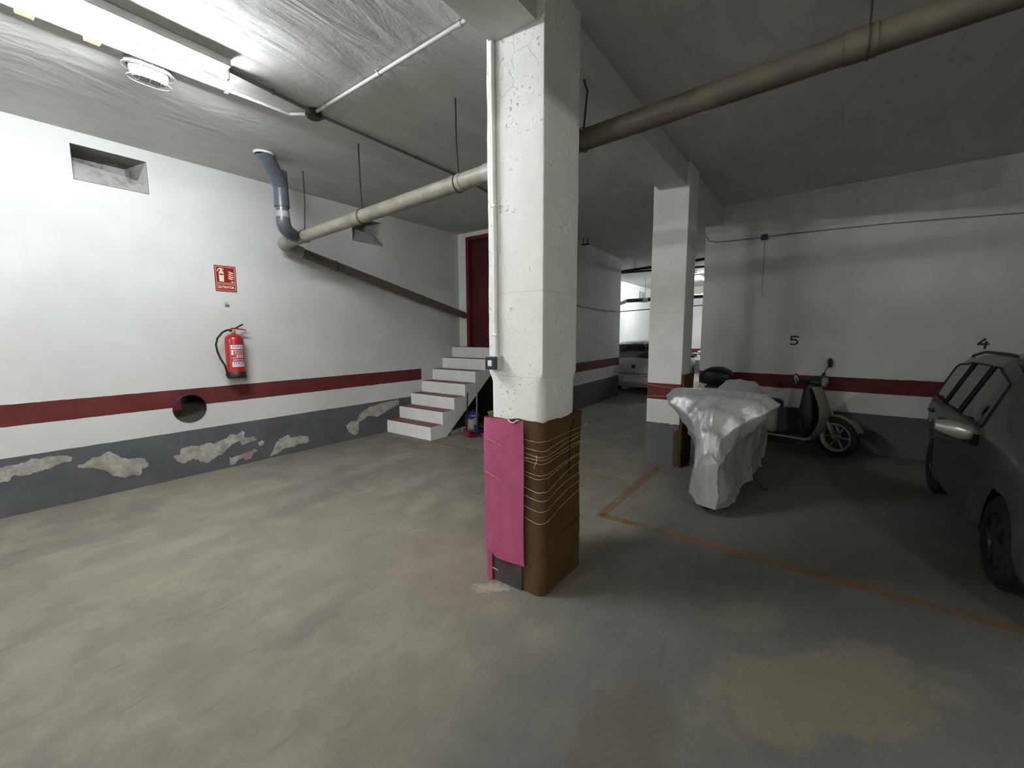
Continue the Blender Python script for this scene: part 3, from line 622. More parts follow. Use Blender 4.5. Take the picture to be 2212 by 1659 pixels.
# dark under-sheet showing at the foot of the front face
m_dk = M('dark_felt', (.050, .038, .040), .9, var=.3, bump=.4); bm = NB(); boxx(bm, 2.018, 2.032, 1.42, 1.668, .002, .40); obj('felt_sheet', bm, m_dk, cw)
# slit and seams in the carpet
m_slit = M('slit_black', (.006, .005, .004), .95)
bm = NB(); tube(bm, [(2.40, 1.2685, 1.05), (2.35, 1.266, .99), (2.34, 1.266, .90), (2.345, 1.27, .80), (2.355, 1.275, .70)], .004, 6); obj('slit', bm, m_slit, cw)
for z0 in (.33,):
    bm = NB(); tube(bm, [(2.22 + .036 * i, 1.2695, z0 + .004 * math.sin(i * 1.7) + .004 * i) for i in range(9)], .0022, 6); obj('seam', bm, m_slit, cw)
m_twine = M('twine', (.50, .40, .24), .45, var=.3, spec=.4); m_wire = M('copper_wire', (.28, .14, .08), .4, .3)
def loop(z0, dz, sag, off, mat, r=.0014, label=None):
    pts = []
    base = rrect(2.028 - off, 2.545 + off, 1.27 - off, 1.712 + off, .055)
    for i, (x, y) in enumerate(base):
        u = (x - 2.028) / .517; v = (1.712 - y) / .44
        corner = math.exp(-((x - 2.03) ** 2 + (y - 1.29) ** 2) / .03)
        pts.append((x, y, z0 + dz * (u - v * .4) * .6 - sag * corner * .8 + .006 * noise.noise((i * .35, z0 * 31, 0))))
    bm = NB(); tube(bm, pts, r, 5, close=True); return obj('twine', bm, mat, cw, True)
for z0, dz, sag, off, mt in ((.985, -.02, .02, .004, m_twine), (.945, .03, .025, .005, m_twine), (.915, .05, .03, .004, m_twine), (.885, .02, .02, .006, m_twine), (.865, .045, .02, .004, m_twine), (.80, .03, .03, .005, m_twine), (.785, .05, .035, .004, m_twine), (.725, .09, .055, .005, m_twine), (.66, .06, .045, .005, m_twine), (.60, .07, .05, .005, m_twine), (.53, .08, .055, .005, m_twine)):
    loop(z0, dz, sag, off, mt)
bm = NB(); tube(bm, [(2.012, 1.69, .10), (2.008, 1.64, .085), (2.012, 1.60, .078)], .003, 5); obj('twine', bm, m_twine, cw, True)
bm = NB(); tube(bm, [(2.018, 1.33, .81), (2.02, 1.31, .86), (2.02, 1.312, .89)], .0018, 5); obj('twine_end', bm, m_twine, cw, True); bm = NB(); tube(bm, [(2.53, 1.265, .98), (2.545, 1.25, 1.01), (2.55, 1.248, .985)], .0018, 5); obj('twine_end', bm, m_twine, cw, True)

# pink rubber sheet
t = NT('pink_rubber'); p = t.pos(); n1 = t.noise(t.scale(p, (1, 1, .35)), 9, 5, .7); c = t.mix(t.ramp(n1, .3, .75), (.30, .055, .125), (.38, .085, .175)); c = t.mix(t.math('MULTIPLY', t.ramp(t.noise(t.scale(p, (4, 4, 1)), 12, 4, .7), .6, .8), .3), c, (.50, .15, .25)); t.col(c); t.set(.55, 0, .3); t.bump(n1, .2, .006); m_pink = t.m
PS = thing('pink_rubber_sheet', 'magenta rubber sheet tied against the carpet on the near column', 'sheet', (2.0, 1.55, .17))
path = [(2.004, 1.395), (2.003, 1.45), (2.0, 1.52), (2.0, 1.60), (2.002, 1.66), (2.012, 1.705), (2.045, 1.731), (2.12, 1.735), (2.25, 1.734), (2.40, 1.733), (2.55, 1.732)]
rows = []
for i in range(25):
    f = i / 24; row = []
    for k, (x, y) in enumerate(path):
        zb = (.172 + .004 * k * 0) if k < 4 else (.20 + .01 * k if k < 7 else .28); zt = 1.098 - (.03 if k == 1 else 0) - .004 * k
        if k >= 4: zb = .20
        z = zb + (zt - zb) * f; b = .004 * math.sin(f * 7 + k * .5) + .004 * math.sin(f * 3) - (.006 * (1 - f) if k < 2 else 0)
        row.append((x - (b if k < 6 else 0), y + (b if k >= 6 else 0), z))
    rows.append(row)
bm = NB(); grid(bm, rows); fcs = bm.faces[:]; bmesh.ops.recalc_face_normals(bm, faces=fcs); bmesh.ops.solidify(bm, geom=fcs, thickness=.005)
sheet = obj('sheet', bm, m_pink, PS, True)
bm = NB(); tube(bm, [(1.99, 1.50, 1.092), (1.985, 1.475, 1.078), (1.986, 1.455, 1.076), (1.99, 1.435, 1.09), (1.99, 1.42, 1.094)], .005, 8); obj('torn_curl', bm, M('pink_edge', (.60, .30, .40), .5), PS, True)
bm = NB(); boxx(bm, 2.004, 2.011, 1.645, 1.685, .003, .235); obj('strip', bm, m_pink, PS)
for (z0, z1) in ((.955, .875), (.735, .645)):
    bm = NB(); tube(bm, [(2.03, 1.736, z0 + .01), (1.997, 1.70, z0), (1.984, 1.60, z0 - .02), (1.984, 1.50, (z0 * .4 + z1 * .6)), (1.986, 1.395, z1), (2.012, 1.36, z1 - .01)], .0016, 6); obj('tie_wire', bm, m_wire, PS, True)

# conduit and switch on the near column
cc = thing('electrical_conduit', 'white conduit running down the near column to the light switch', 'conduit', (2.035, 1.625, 1.47))
bm = NB(); tube(bm, [(2.034, 1.634, 3.262), (2.034, 1.622, 1.46)], .0135, 12); obj('pipe_run', bm, m_white, cc, True)
for z in (2.36, 1.60):
    bm = NB(); box(bm, (2.036, 1.6235 + (z - 1.5) * .0065, z), (.034, .036, .016)); bev(bm, .004, 2); obj('pipe_clip', bm, m_white, cc)
sw = thing('light_switch', 'dark blue light switch with a pale rocker on the near column', 'switch', (2.0, 1.627, 1.386))
bm = NB(); boxx(bm, 2.0, 2.052, 1.583, 1.671, 1.386, 1.470); bev(bm, .004, 2); obj('back_box', bm, m_pvc, sw)
bm = NB(); boxx(bm, 1.984, 2.001, 1.586, 1.668, 1.388, 1.468); bev(bm, .004, 2); obj('face_plate', bm, M('switch_blue', (.012, .022, .045), .35), sw)
bm = NB(); boxx(bm, 1.978, 1.986, 1.612, 1.645, 1.408, 1.444); bev(bm, .003, 1); obj('rocker', bm, M('rocker_cream', (.75, .70, .58), .4), sw)

# carpet on column 2
c2 = thing('column_carpet', 'brown carpet strip on the side of the far column behind the covered motorcycle', 'carpet', (5.35, 1.30, 0))
bm = NB(); rows = []
for i in range(17):
    z = 1.12 * i / 16 + .001; row = []
    for x, y in ((5.128, 1.372), (5.120, 1.345), (5.118, 1.305), (5.132, 1.278), (5.16, 1.270), (5.3, 1.268), (5.45, 1.268), (5.56, 1.27), (5.60, 1.29), (5.60, 1.35)):
        if z > .48 and y > 1.30 and x < 5.2: y = 1.302; x = 5.132
        row.append((x + .004 * noise.noise((x * 9, y * 9, z * 7)), y + .006 * noise.noise((x * 7, y * 9 + 4, z * 7)), z))
    rows.append(row)
grid(bm, rows); bmesh.ops.recalc_face_normals(bm, faces=bm.faces[:]); bmesh.ops.solidify(bm, geom=bm.faces[:], thickness=.015); obj('carpet', bm, m_cpt, c2, True)
for z0, z1 in ((.985, .955), (.84, .86)):
    bm = NB(); tube(bm, [(5.5, 1.717, z0 + .02), (5.137, 1.717, z0), (5.134, 1.55, (z0 + z1) / 2), (5.134, 1.38, z1), (5.11, 1.268, z1 - .02), (5.58, 1.255, z1)], .002, 5); obj('twine', bm, m_twine, c2, True)

# ================================================================== UNDER THE STAIRS
bm = NB(); boxx(bm, 5.98, 6.069, 4.02, YL - .01, .001, 1.0); struct('wall_understair', bm, m_under, 'wall under the stairs, coloured dark for the deep shade there')
m_bucket = M('bucket_white', (.55, .54, .52), .5); m_purple = M('purple_cloth', (.045, .03, .16), .8); m_bluep = M('dustpan_blue', (.010, .03, .16), .4); m_redp = M('dustpan_red', (.20, .02, .035), .4); m_alu = M('aluminium_handle', (.5, .5, .52), .35, .6)
def bucket(x, y, r, h_, label, cloth=None):
    t = thing('bucket', label, 'bucket', (x, y, 0))
    bm = NB(); lathe(bm, [(0, .003), (r * .8, .003), (r * .82, .01), (r, h_ - .02), (r + .008, h_ - .018), (r + .008, h_), (r - .004, h_), (r * .79, .02), (0, .02)], (x, y, 0), 24); obj('pail', bm, m_bucket, t, True)
    bm = NB(); tube(bm, [(x, y + (r + .01) * math.cos(a), h_ - .03 - (r + .01) * math.sin(a) * .8) for a in (i * PI / 10 for i in range(11))], .003, 6); obj('bail_handle', bm, m_steel, t, True)
    return t
bucket(5.30, 4.78, .125, .245, 'white bucket with a purple cloth standing under the stairs')
cl = NB(); rows = []
for i in range(9):
    f = i / 8; rows.append([(5.30 + (.145 - .10 * f ** 2) * math.cos(a) * (1 + .08 * math.sin(3 * a + i)), 4.78 + (.145 - .10 * f ** 2) * math.sin(a) * (1 + .1 * math.sin(4 * a)), .232 + .085 * f + .018 * math.sin(3 * a) * (1 - f) - .03 * (1 - f)) for a in (2 * PI * k / 24 for k in range(24))])
V = grid(cl, rows, close_u=True); cl.faces.new(V[-1]); tag(obj('cloth', cl, m_purple, None, True, origin=(5.30, 4.78, .2)), 'purple cloth draped over the white bucket', 'cloth')
bucket(5.64, 4.53, .12, .265, 'white bucket half hidden behind the near column')
def dustpan(x, y, rz, mat, hmat, label, hl, lean, tall=True):
    t = thing('dustpan', label, 'dustpan', (x, y, 0), rz)
    bm = NB(); rows = []
    for i in range(7):
        f = i / 6; wd = .15 - .03 * f; d = -.12 + .24 * f
        rows.append([(d, -wd, .004 + .07 * f), (d, -wd * .97, .004 + .012 * f), (d, 0, .003 + .010 * f), (d, wd * .97, .004 + .012 * f), (d, wd, .004 + .07 * f)])
    V = grid(bm, rows); bmesh.ops.solidify(bm, geom=bm.faces[:], thickness=.004)
    boxx(bm, .11, .135, -.12, .12, .01, .10)
    obj('pan', bm, mat, t, True, world=False)
    bm = NB(); tube(bm, [(.12, 0, .08), (.12 + lean[0], lean[1], hl)], .011, 8); obj('handle', bm, hmat, t, True, world=False)
    return t
dustpan(4.93, 4.40, 2.7, m_redp, m_black, 'red dustpan with a black upright handle beside the stairs', .70, (-.03, -.01))
dustpan(5.23, 4.45, 2.5, m_bluep, m_alu, 'blue dustpan with a grey handle leaning towards the near column', .76, (.02, .19))
pl = thing('timber_offcut', 'pale timber offcut lying on the floor under the stairs', 'timber', (4.92, 4.74, 0))
bm = NB(); box(bm, (4.92, 4.745, .032), (.34, .05, .06), .1); bev(bm, .004, 1); obj('plank', bm, M('pale_timber', (.42, .40, .36), .8), pl)
bm = NB(); box(bm, (5.04, 4.715, .04), (.09, .012, .075), .1); obj('end_block', bm, m_bucket, pl)

# ================================================================== RIGHT WALL FITTINGS
bx = thing('junction_box', 'blue junction box on the cable at the top of the right wall', 'junction box', R(.784, 2.97))
def Rbox(bm, s0, s1, z0, z1, d0, d1):
    q = [R(s, 0, d) for s, d in ((s0, d0), (s1, d0), (s1, d1), (s0, d1))]; prism(bm, [(v.x, v.y) for v in q], 'z', z0, z1)
m_jblue = M('box_blue', (.015, .018, .09), .4)
bm = NB(); Rbox(bm, .745, .825, 2.965, 3.04, -.001, .045); bev(bm, .005, 2); obj('box_body', bm, m_jblue, bx)
bm = NB(); Rbox(bm, .752, .818, 2.972, 3.033, .045, .05); obj('cover', bm, m_jblue, bx)
def wire(name, label, pts, r, mat, cat='cable'):
    bm = NB(); tube(bm, pts, r, 7); o = obj(name, bm, mat, None, True, origin=pts[0]); return tag(o, label, cat)
m_cabgrey = M('cable_grey', (.22, .22, .20), .6)
wire('wall_cable', 'grey cable sagging from the wall end to the blue junction box', [R(1.585, 3.13, .012), R(1.55, 3.06, .012), R(1.45, 3.025, .012), R(1.2, 3.01, .012), R(.83, 3.005, .012)], .008, m_cabgrey)
wire('wall_cable', 'grey cable running along the wall top right of the blue junction box', [R(.74, 3.01, .012), R(.2, 3.00, .012), R(-.6, 2.975, .012), R(-1.5, 2.92, .012), R(-4, 2.74, .012)], .008, m_cabgrey)
wire('hanging_wire', 'thin wire hanging down the wall below the blue junction box with a hooked end', [R(.778, 2.97, .012), R(.776, 2.6, .010), R(.772, 2.2, .010), R(.766, 2.165, .014), R(.752, 2.16, .018), R(.745, 2.175, .018)], .0032, m_cabgrey)
# conduit along lane wall and the pipes crossing at the lane end
m_pblack = M('pipe_black', (.014, .013, .013), .5)
def lane(x, off=.0): return 4.005 + (x - 6.30) * .0649 - off
wire('wall_cable', 'dark cable along the shaded lane wall and across to the far hall', [(6.4, lane(6.4, .02), 2.30), (7.8, lane(7.8, .02), 2.19), (8.9, lane(8.9, .02), 2.165), (10.5, lane(10.5, .02), 2.18), (10.75, 4.2, 2.20), (10.75, 3.56, 2.226), (10.75, 2.3, 2.274), (10.75, 1.0, 2.32)], .012, m_pblack)
pA = thing('service_pipe', 'upper black pipe crossing the entrance of the far hall', 'pipe', (10.75, 4.9, 3.18)); bm = NB(); tube(bm, [(10.75, 5.95, 3.12), (10.75, 4.39, 3.222), (10.75, 2.49, 3.325), (10.75, 1.16, 3.40)], .035, 12); obj('pipe_run', bm, m_pblack, pA, True)
bm = NB(); tube(bm, [(10.75, 4.0, H), (10.75, 4.0, 3.27)], .006, 6); obj('hanger_rod', bm, m_rod, pA)
pB = thing('service_pipe', 'lower thin black pipe crossing the entrance of the far hall', 'pipe', (10.88, 5.9, 3.2)); bm = NB(); tube(bm, [(10.88, 5.95, 3.22), (10.88, 3.6, 3.205), (10.88, 2.49, 3.18), (10.88, 1.16, 3.16)], .024, 12); obj('pipe_run', bm, m_pblack, pB, True)
bm = NB(); tube(bm, [(10.88, 3.2, H), (10.88, 3.2, 3.2)], .006, 6); obj('hanger_rod', bm, m_rod, pB)
pC = thing('service_pipe', 'thick black pipe with an elbow on the bright far wall', 'pipe', (14.5, 5.7, 2.76)); bm = NB(); tube(bm, [(14.5, 5.62, 2.765), (14.5, 1.16, 2.82)], .065, 14); obj('pipe_run', bm, m_pblack, pC, True)
bm = NB(); tube(bm, [(14.5, 5.60, 2.765), (14.5, 5.66, 2.765), (14.42, 5.72, 2.72), (14.2, 5.98, 2.60)], .06, 12); obj('elbow', bm, m_dconduit, pC, True)
bm = NB(); tube(bm, [(14.5, 5.05, 2.763), (14.5, 4.88, 2.766)], .078, 14); obj('collar', bm, m_steel, pC, True)
for y in (5.0, 2.2):
    bm = NB(); tube(bm, [(14.5, y, H), (14.5, y, 2.8)], .008, 6); obj('hanger_rod', bm, m_rod, pC)
bm = NB(); box(bm, (17.0, 5.99, 3.08), (.6, .02, .42)); o = obj('vent_opening', bm, m_vent, None, origin=(17.0, 5.99, 2.87)); tag(o, 'grey vent opening high on the bright far wall', 'vent')
br = thing('ceiling_bracket', 'small metal bracket under the ceiling beside the lane wall', 'bracket', (7.85, 3.98, H - .12))
bm = NB(); tube(bm, [(7.85, 3.90, H), (7.85, 3.90, H - .10), (7.85, 4.0, H - .10), (7.85, 4.0, H)], .010, 6); box(bm, (7.85, 3.95, H - .115), (.05, .16, .02)); obj('bracket_frame', bm, m_black, br)

# ================================================================== CARS
def lerp(tab, x):
    if x <= tab[0][0]: return tab[0][1]
    for (a, va), (b, vb) in zip(tab, tab[1:]):
        if x <= b:
            f = (x - a) / (b - a); f = f * f * (3 - 2 * f) * .5 + f * .5; return va + (vb - va) * f
    return tab[-1][1]
M('dark_rim', (.05, .05, .05), .4, .5)
def car(label, loc, rz, L, wheels, top, belt, hw, roofw, wr, paint, windows, ws, rw, group=None, mirror=None, rails=False, plate=True, cabin_seats=True, glass_m=None, zs=.20, name='car', rim=None, lean=0.):
    """local x: 0 rear .. L front; windows: side glass intervals; ws/rw: windscreen and rear glass x intervals"""
    t = thing(name, label, 'car', loc, rz, group)
    arch = wr + .055
    cuts = {0., L} | {v for i_ in windows for v in i_} | set(ws) | set(rw)
    for xw in wheels: cuts |= {xw + arch * math.cos(a) for a in (PI * k / 10 for k in range(11))}
    cuts = sorted(c for c in cuts if 0 <= c <= L); st = []
    for a, b in zip(cuts, cuts[1:]):
        k = max(1, int(math.ceil((b - a) / .09)))
        st += [a + (b - a) * i / k for i in range(k)]
    st.append(L); st = [s for i, s in enumerate(st) if i == 0 or s - st[i - 1] > 1e-4]
    prof = []
    for x in st:
        zb = zs
        for xw in wheels:
            d = abs(x - xw)
            if d < arch: zb = max(zb, wr + math.sqrt(max(0, arch * arch - d * d)) )
        w_ = lerp(hw, x); zt = lerp(top, x); bl = min(lerp(belt, x), zt - .02); rwid = min(lerp(roofw, x), w_)
        zm = max(zb + .02, min(bl - .10, zs + (bl - zs) * .62)); cab = max(0., min(1., (zt - bl) / .35))
        wb = w_ * .975
        prof.append([(w_ * .93, zb - .0), (w_ * .985, min(zm - .01, zb + .06)), (w_, zm), (w_ * .995, bl - .055), (wb, bl), (wb + (rwid - wb) * .93, bl + (zt - bl) * .86 - .02), (wb + (rwid - wb) * 1.0 - .05, zt - .018), (max(.02, (rwid - .05) * .55), zt), (0., zt + .012)])
    body = NB(); gl = {}; nst = len(st); np_ = 9
    def V3(i, j, s):
        x = st[i]
        if lean and j >= 5: x += lean * max(0., min(1., (x - rw[1]) / .25, (ws[0] - x) / .25))
        return Vector((x, s * prof[i][j][0], prof[i][j][1]))
    def quad(b, P):
        try: b.faces.new([b.verts.new(p) for p in P])
        except ValueError: pass
    for i in range(nst - 1):
        xm = (st[i] + st[i + 1]) / 2
        for j in range(np_ - 1):
            for s in (1, -1):
                key = None
                for k, (a, b) in enumerate(windows):
                    if j == 4 and a < xm < b: key = ('side_window', k, s)
                if j >= 6 and ws[0] < xm < ws[1] : key = ('windshield', 0, 0)
                if j >= 6 and rw[0] < xm < rw[1]: key = ('rear_window', 0, 0)
                b = body if key is None else gl.setdefault(key, NB())
                quad(b, (V3(i, j, s), V3(i + 1, j, s), V3(i + 1, j + 1, s), V3(i, j + 1, s)))
    for i in (0, nst - 1):                                  # end caps
        for j in range(np_ - 1): quad(body, (V3(i, j, 1), V3(i, j + 1, 1), V3(i, j + 1, -1), V3(i, j, -1)))
    bmesh.ops.remove_doubles(body, verts=body.verts, dist=1e-4)
    B = obj('body', body, paint, t, True, world=False)
    gm = glass_m
    for (nm, k, s), b in gl.items():
        bmesh.ops.remove_doubles(b, verts=b.verts, dist=1e-4)
        g = obj(nm, b, gm, t, True, world=False)
    # dark seals round side glass
    for (a, b) in windows:
        for s in (1, -1):
            bmx = NB(); idx = [i for i, x in enumerate(st) if a - 1e-4 <= x <= b + 1e-4]
            ring = [V3(i, 4, s) for i in idx] + [V3(i, 5, s) for i in reversed(idx)]
            tube(bmx, [p + Vector((0, s * .003, 0)) for p in ring], .008, 5, close=True); obj('window_seal', bmx, m_black, t, True, world=False)
    # underbody, floor pan and cabin tub
    b = NB(); wmin = min(lerp(hw, wheels[0]), lerp(hw, wheels[1])); boxx(b, .12, L - .14, -wmin + .26, wmin - .26, zs - .03, .52); boxx(b, wheels[0] + arch, wheels[1] - arch, -wmin + .07, wmin - .07, zs - .02, zs + .12); obj('chassis', b, m_black, t, world=False)
    # wheels
    for xw in wheels:
        for s in (1, -1):
            yw = s * (lerp(hw, xw) * .96 - .105); rm = Matrix.Rotation(-s * PI / 2, 3, 'X')
            b = NB(); lathe(b, [(wr * .62, -.09), (wr * .9, -.095), (wr, -.07), (wr, .07), (wr * .9, .095), (wr * .62, .09), (wr * .60, -.09)], (xw, yw, wr), 28, rm); tyre = obj('wheel', b, m_rubber, t, True, world=False)
            b = NB(); lathe(b, [(wr * .63, .085), (wr * .58, .05), (wr * .2, .07), (wr * .15, .085), (0, .085)], (xw, yw, wr), 28, rm)
            for k in range(6):
                a = 2 * PI * k / 6; v = Vector((math.cos(a) * wr * .36, math.sin(a) * wr * .36, .075)); v = rm @ v; vv = box(b, (0, 0, 0), (wr * .42, .05, .03)); bmesh.ops.transform(b, matrix=Matrix.Translation(Vector((xw, yw, wr)) + v) @ rm.to_4x4() @ Matrix.Rotation(a, 4, 'Z'), verts=vv)
            obj('rim', b, rim or m_steel, tyre, True, world=False)
    # lamps
    m_tail = M('tail_lamp_red', (.22, .008, .008), .2); m_head = M('head_lamp', (.55, .56, .57), .12, .3)
    zl = lerp(belt, .1)
    for s in (1, -1):
        b = NB(); w0 = lerp(hw, .08); box(b, (.06, s * (w0 - .07), zl - .17), (.13, .15, .26)); bev(b, .03, 3); obj('tail_lamp', b, m_tail, t, True, world=False)
        b = NB(); w1 = lerp(hw, L - .22); box(b, (L - .20, s * (w1 - .13), .62), (.34, .24, .15), -s * .45); bev(b, .04, 3); obj('head_lamp', b, m_head, t, True, world=False)
        if mirror:
            mx, my, mz = mirror
            b = NB(); r_ = []
            for i in range(9):
                f = i / 8; e_ = math.sin(PI * (.08 + .84 * f)) ** .45; yy = my + .235 * f; zz_ = mz + .05 * f
                r_.append([(mx + .055 * e_ * math.cos(a), s * yy, zz_ + .062 * e_ * math.sin(a)) for a in (2 * PI * k / 16 for k in range(16))])
            V = grid(b, r_, close_u=True); b.faces.new(V[0]); b.faces.new(V[-1]); mo = obj('side_mirror', b, M('mirror_cap', (.46, .46, .45), .3, .5), t, True, world=False)
            b = NB(); tube(b, [(mx + .02, s * (my - .10), mz - .05), (mx + .01, s * (my + .05), mz - .02)], [.035, .05], 8); box(b, (mx - .012, s * (my + .12), mz - .045), (.07, .24, .02), 0, 0, s * .2); obj('mirror_stalk', b, m_black, mo, True, world=False)
        for (a, bb) in windows[:2]:
            b = NB(); xh = a + .10; wh = lerp(hw, xh); box(b, (xh, s * (wh + .012), lerp(belt, xh) - .13), (.16, .022, .03)); bev(b, .008, 2); obj('door_handle', b, m_black, t, True, world=False)
        if rails:
            i0 = [i for i, x in enumerate(st) if rw[1] + .05 < x < ws[0] - .02]
            pts = [Vector((st[i], s * (prof[i][6][0] - .03), prof[i][6][1] + .018)) for i in i0]; pts[0].z -= .018; pts[-1].z -= .018
            b = NB(); tube(b, pts, .013, 8); obj('roof_rail', b, m_black, t, True, world=False)
    # bumpers, plate, emblem
    for xa, xb in ((-.03, .16), (L - .16, L + .03)):
        b = NB(); w0 = lerp(hw, .1 if xa < 1 else L - .1); boxx(b, xa, xb, -w0 + .03, w0 - .03, zs + .02, .50); bev(b, .05, 3); obj('bumper', b, paint, t, True, world=False)
    if plate:
        b = NB(); boxx(b, -.042, -.028, -.26, .26, .33, .44); bev(b, .004, 1); obj('licence_plate', b, M('plate_white', (.42, .42, .42), .5), t, world=False)
        b = NB(); lathe(b, [(0, .012), (.045, .012), (.052, 0)], (-.004, 0, zl - .18), 20, Matrix.Rotation(-PI / 2, 3, 'Y')); obj('emblem', b, m_black, t, True, world=False)
        b = NB(); boxx(b, -.012, .01, -.62, .62, .545, .56); obj('tailgate_line', b, m_black, t, world=False)
    # seats
    if cabin_seats:
        xm = ws[0] - .1
        m_seat = M('seat_fabric', (.02, .02, .022), .9)
        for (xx, ys) in ((xm - .25, (.36, -.36)), (xm - 1.05, (.36, -.36))):
            for y in ys:
                if xx < rw[1] - .1: xx = rw[1] - .05
                zt = lerp(top, xx) - .30; b = NB(); box(b, (xx, y, (.45 + zt) / 2), (.13, .44, zt - .45), 0, -.15); bev(b, .04, 2); se = obj('seat', b, m_seat, t, True, world=False)
                b = NB(); box(b, (xx - .07, y, zt + .08), (.09, .25, .17), 0, -.15); bev(b, .03, 2); obj('headrest', b, m_seat, se, True, world=False)
    return t
def paint(name, col, rough=.35, metal=.4): return M(name, col, rough, metal, .04, 2, 0, spec=.5, coat=.4)
g_dark = glass('car_glass_dark', (.30, .34, .34), .2); g_clear = glass('car_glass_clear', (.62, .68, .68), .2)
# dark compact MPV on the right, nose towards the right wall
car('dark grey compact car with roof rails parked against the right wall', (6.28, -1.735, 0), PI, 3.36, (.40, 2.42),
    top=[(0, .72), (.03, 1.0), (.10, 1.16), (.26, 1.32), (.45, 1.39), (.9, 1.435), (1.5, 1.435), (1.8, 1.40), (2.0, 1.335), (2.5, 1.0), (2.7, .95), (3.0, .88), (3.2, .78), (3.32, .66), (3.36, .52)],
    belt=[(0, .64), (.06, .90), (.3, .965), (1.0, .96), (1.8, .95), (2.3, .94), (2.6, .90), (3.0, .80), (3.25, .66), (3.36, .48)],
    hw=[(0, .66), (.08, .76), (.3, .80), (.8, .82), (1.8, .82), (2.5, .82), (2.9, .79), (3.2, .70), (3.36, .52)],
    roofw=[(0, .62), (.3, .64), (.9, .66), (1.6, .66), (2.0, .68), (2.5, .74), (3.0, .70), (3.36, .46)],
    wr=.285, paint=paint('paint_dark_grey', (.10, .10, .098), .4, .3), windows=[(.34, .86), (.93, 1.36), (1.43, 2.02)], ws=(1.78, 2.50), rw=(.045, .30), mirror=(2.02, .80, .885), rails=True, plate=True, glass_m=g_dark, lean=.16, rim=_M['dark_rim'])
hatch = dict(
    top=[(0, .74), (.03, .96), (.12, 1.10), (.32, 1.33), (.55, 1.395), (1.2, 1.43), (1.8, 1.41), (2.1, 1.35), (2.9, 1.0), (3.1, .95), (3.6, .86), (3.85, .76), (3.95, .60)],
    belt=[(0, .70), (.06, .92), (.4, .94), (1.6, .93), (2.6, .91), (3.0, .88), (3.5, .78), (3.95, .52)],
    hw=[(0, .72), (.06, .80), (.3, .845), (2.8, .845), (3.4, .79), (3.75, .66), (3.95, .5)],
    roofw=[(0, .66), (.3, .62), (1.0, .63), (2.0, .63), (2.9, .76), (3.4, .72), (3.95, .45)])
car('silver hatchback seen from behind between the lane wall and the far column', (10.98, 4.05, 0), 0., 3.95, (.68, 3.15), wr=.295, paint=paint('paint_silver', (.33, .33, .32)), windows=[(.45, 1.15), (1.25, 2.1), (2.18, 2.55)], ws=(2.0, 2.92), rw=(.035, .40), mirror=(2.42, .83, .95), glass_m=g_clear, **hatch)
car('white car in the far hall, just visible beside the end of the right wall', (17.35, 2.26, 0), PI, 3.95, (.68, 3.15), wr=.295, paint=paint('paint_white', (.66, .67, .67), .35, .0), windows=[(.45, 1.15), (1.25, 2.1), (2.18, 2.55)], ws=(2.0, 2.92), rw=(.035, .40), mirror=(2.42, .83, .95), glass_m=g_clear, **hatch)

# ================================================================== COVERED MOTORCYCLE
mc = thing('covered_motorcycle', 'motorcycle hidden under a silver cover in front of the far column', 'motorcycle', (4.7, .74, 0))
yc = .74
# control profiles: (half width, z) from hem to crown
K = [
 (3.86, [(.06, .09), (.10, .20), (.09, .30), (.075, .40), (.06, .47), (.045, .52), (.03, .55), (0, .565)]),
 (3.95, [(.105, .075), (.15, .22), (.125, .38), (.105, .52), (.10, .62), (.09, .69), (.06, .73), (0, .745)]),
 (4.08, [(.14, .06), (.165, .24), (.14, .42), (.14, .56), (.175, .70), (.20, .82), (.14, .91), (0, .935)]),
 (4.20, [(.155, .065), (.17, .25), (.15, .44), (.18, .60), (.31, .78), (.42, .94), (.30, 1.02), (0, 1.04)]),
 (4.32, [(.17, .10), (.18, .30), (.17, .48), (.23, .64), (.37, .82), (.485, .98), (.37, 1.065), (0, 1.09)]),
 (4.44, [(.19, .14), (.20, .34), (.20, .52), (.25, .67), (.36, .82), (.45, .95), (.32, 1.03), (0, 1.065)]),
 (4.62, [(.25, .18), (.25, .36), (.26, .54), (.27, .70), (.29, .82), (.28, .91), (.19, .97), (0, .99)]),
 (5.05, [(.28, .20), (.29, .36), (.30, .52), (.29, .66), (.27, .77), (.23, .84), (.16, .88), (0, .895)]),
 (5.45, [(.27, .20), (.28, .38), (.28, .56), (.27, .74), (.24, .88), (.20, .98), (.13, 1.05), (0, 1.075)]),
 (5.75, [(.24, .20), (.24, .38), (.24, .54), (.22, .70), (.19, .82), (.16, .90), (.10, .95), (0, .965)]),
 (5.88, [(.14, .22), (.14, .38), (.14, .52), (.13, .66), (.11, .76), (.09, .83), (.05, .86), (0, .87)])]
def cat(tab, x, fn):
    xs_ = [k[0] for k in tab]; i = max(0, min(len(xs_) - 2, next((j for j in range(len(xs_) - 1) if x <= xs_[j + 1]), len(xs_) - 2)))
    f = (x - xs_[i]) / (xs_[i + 1] - xs_[i]); f = f * f * (3 - 2 * f) * .6 + f * .4
    return fn(tab[i][1]) * (1 - f) + fn(tab[i + 1][1]) * f
def prof_at(tab, v):
    u = v * 7; i = min(6, int(u)); f = u - i; return lambda P: Vector((P[i][0] * (1 - f) + P[i + 1][0] * f, P[i][1] * (1 - f) + P[i + 1][1] * f))
rows = []; NX, NV = 130, 60
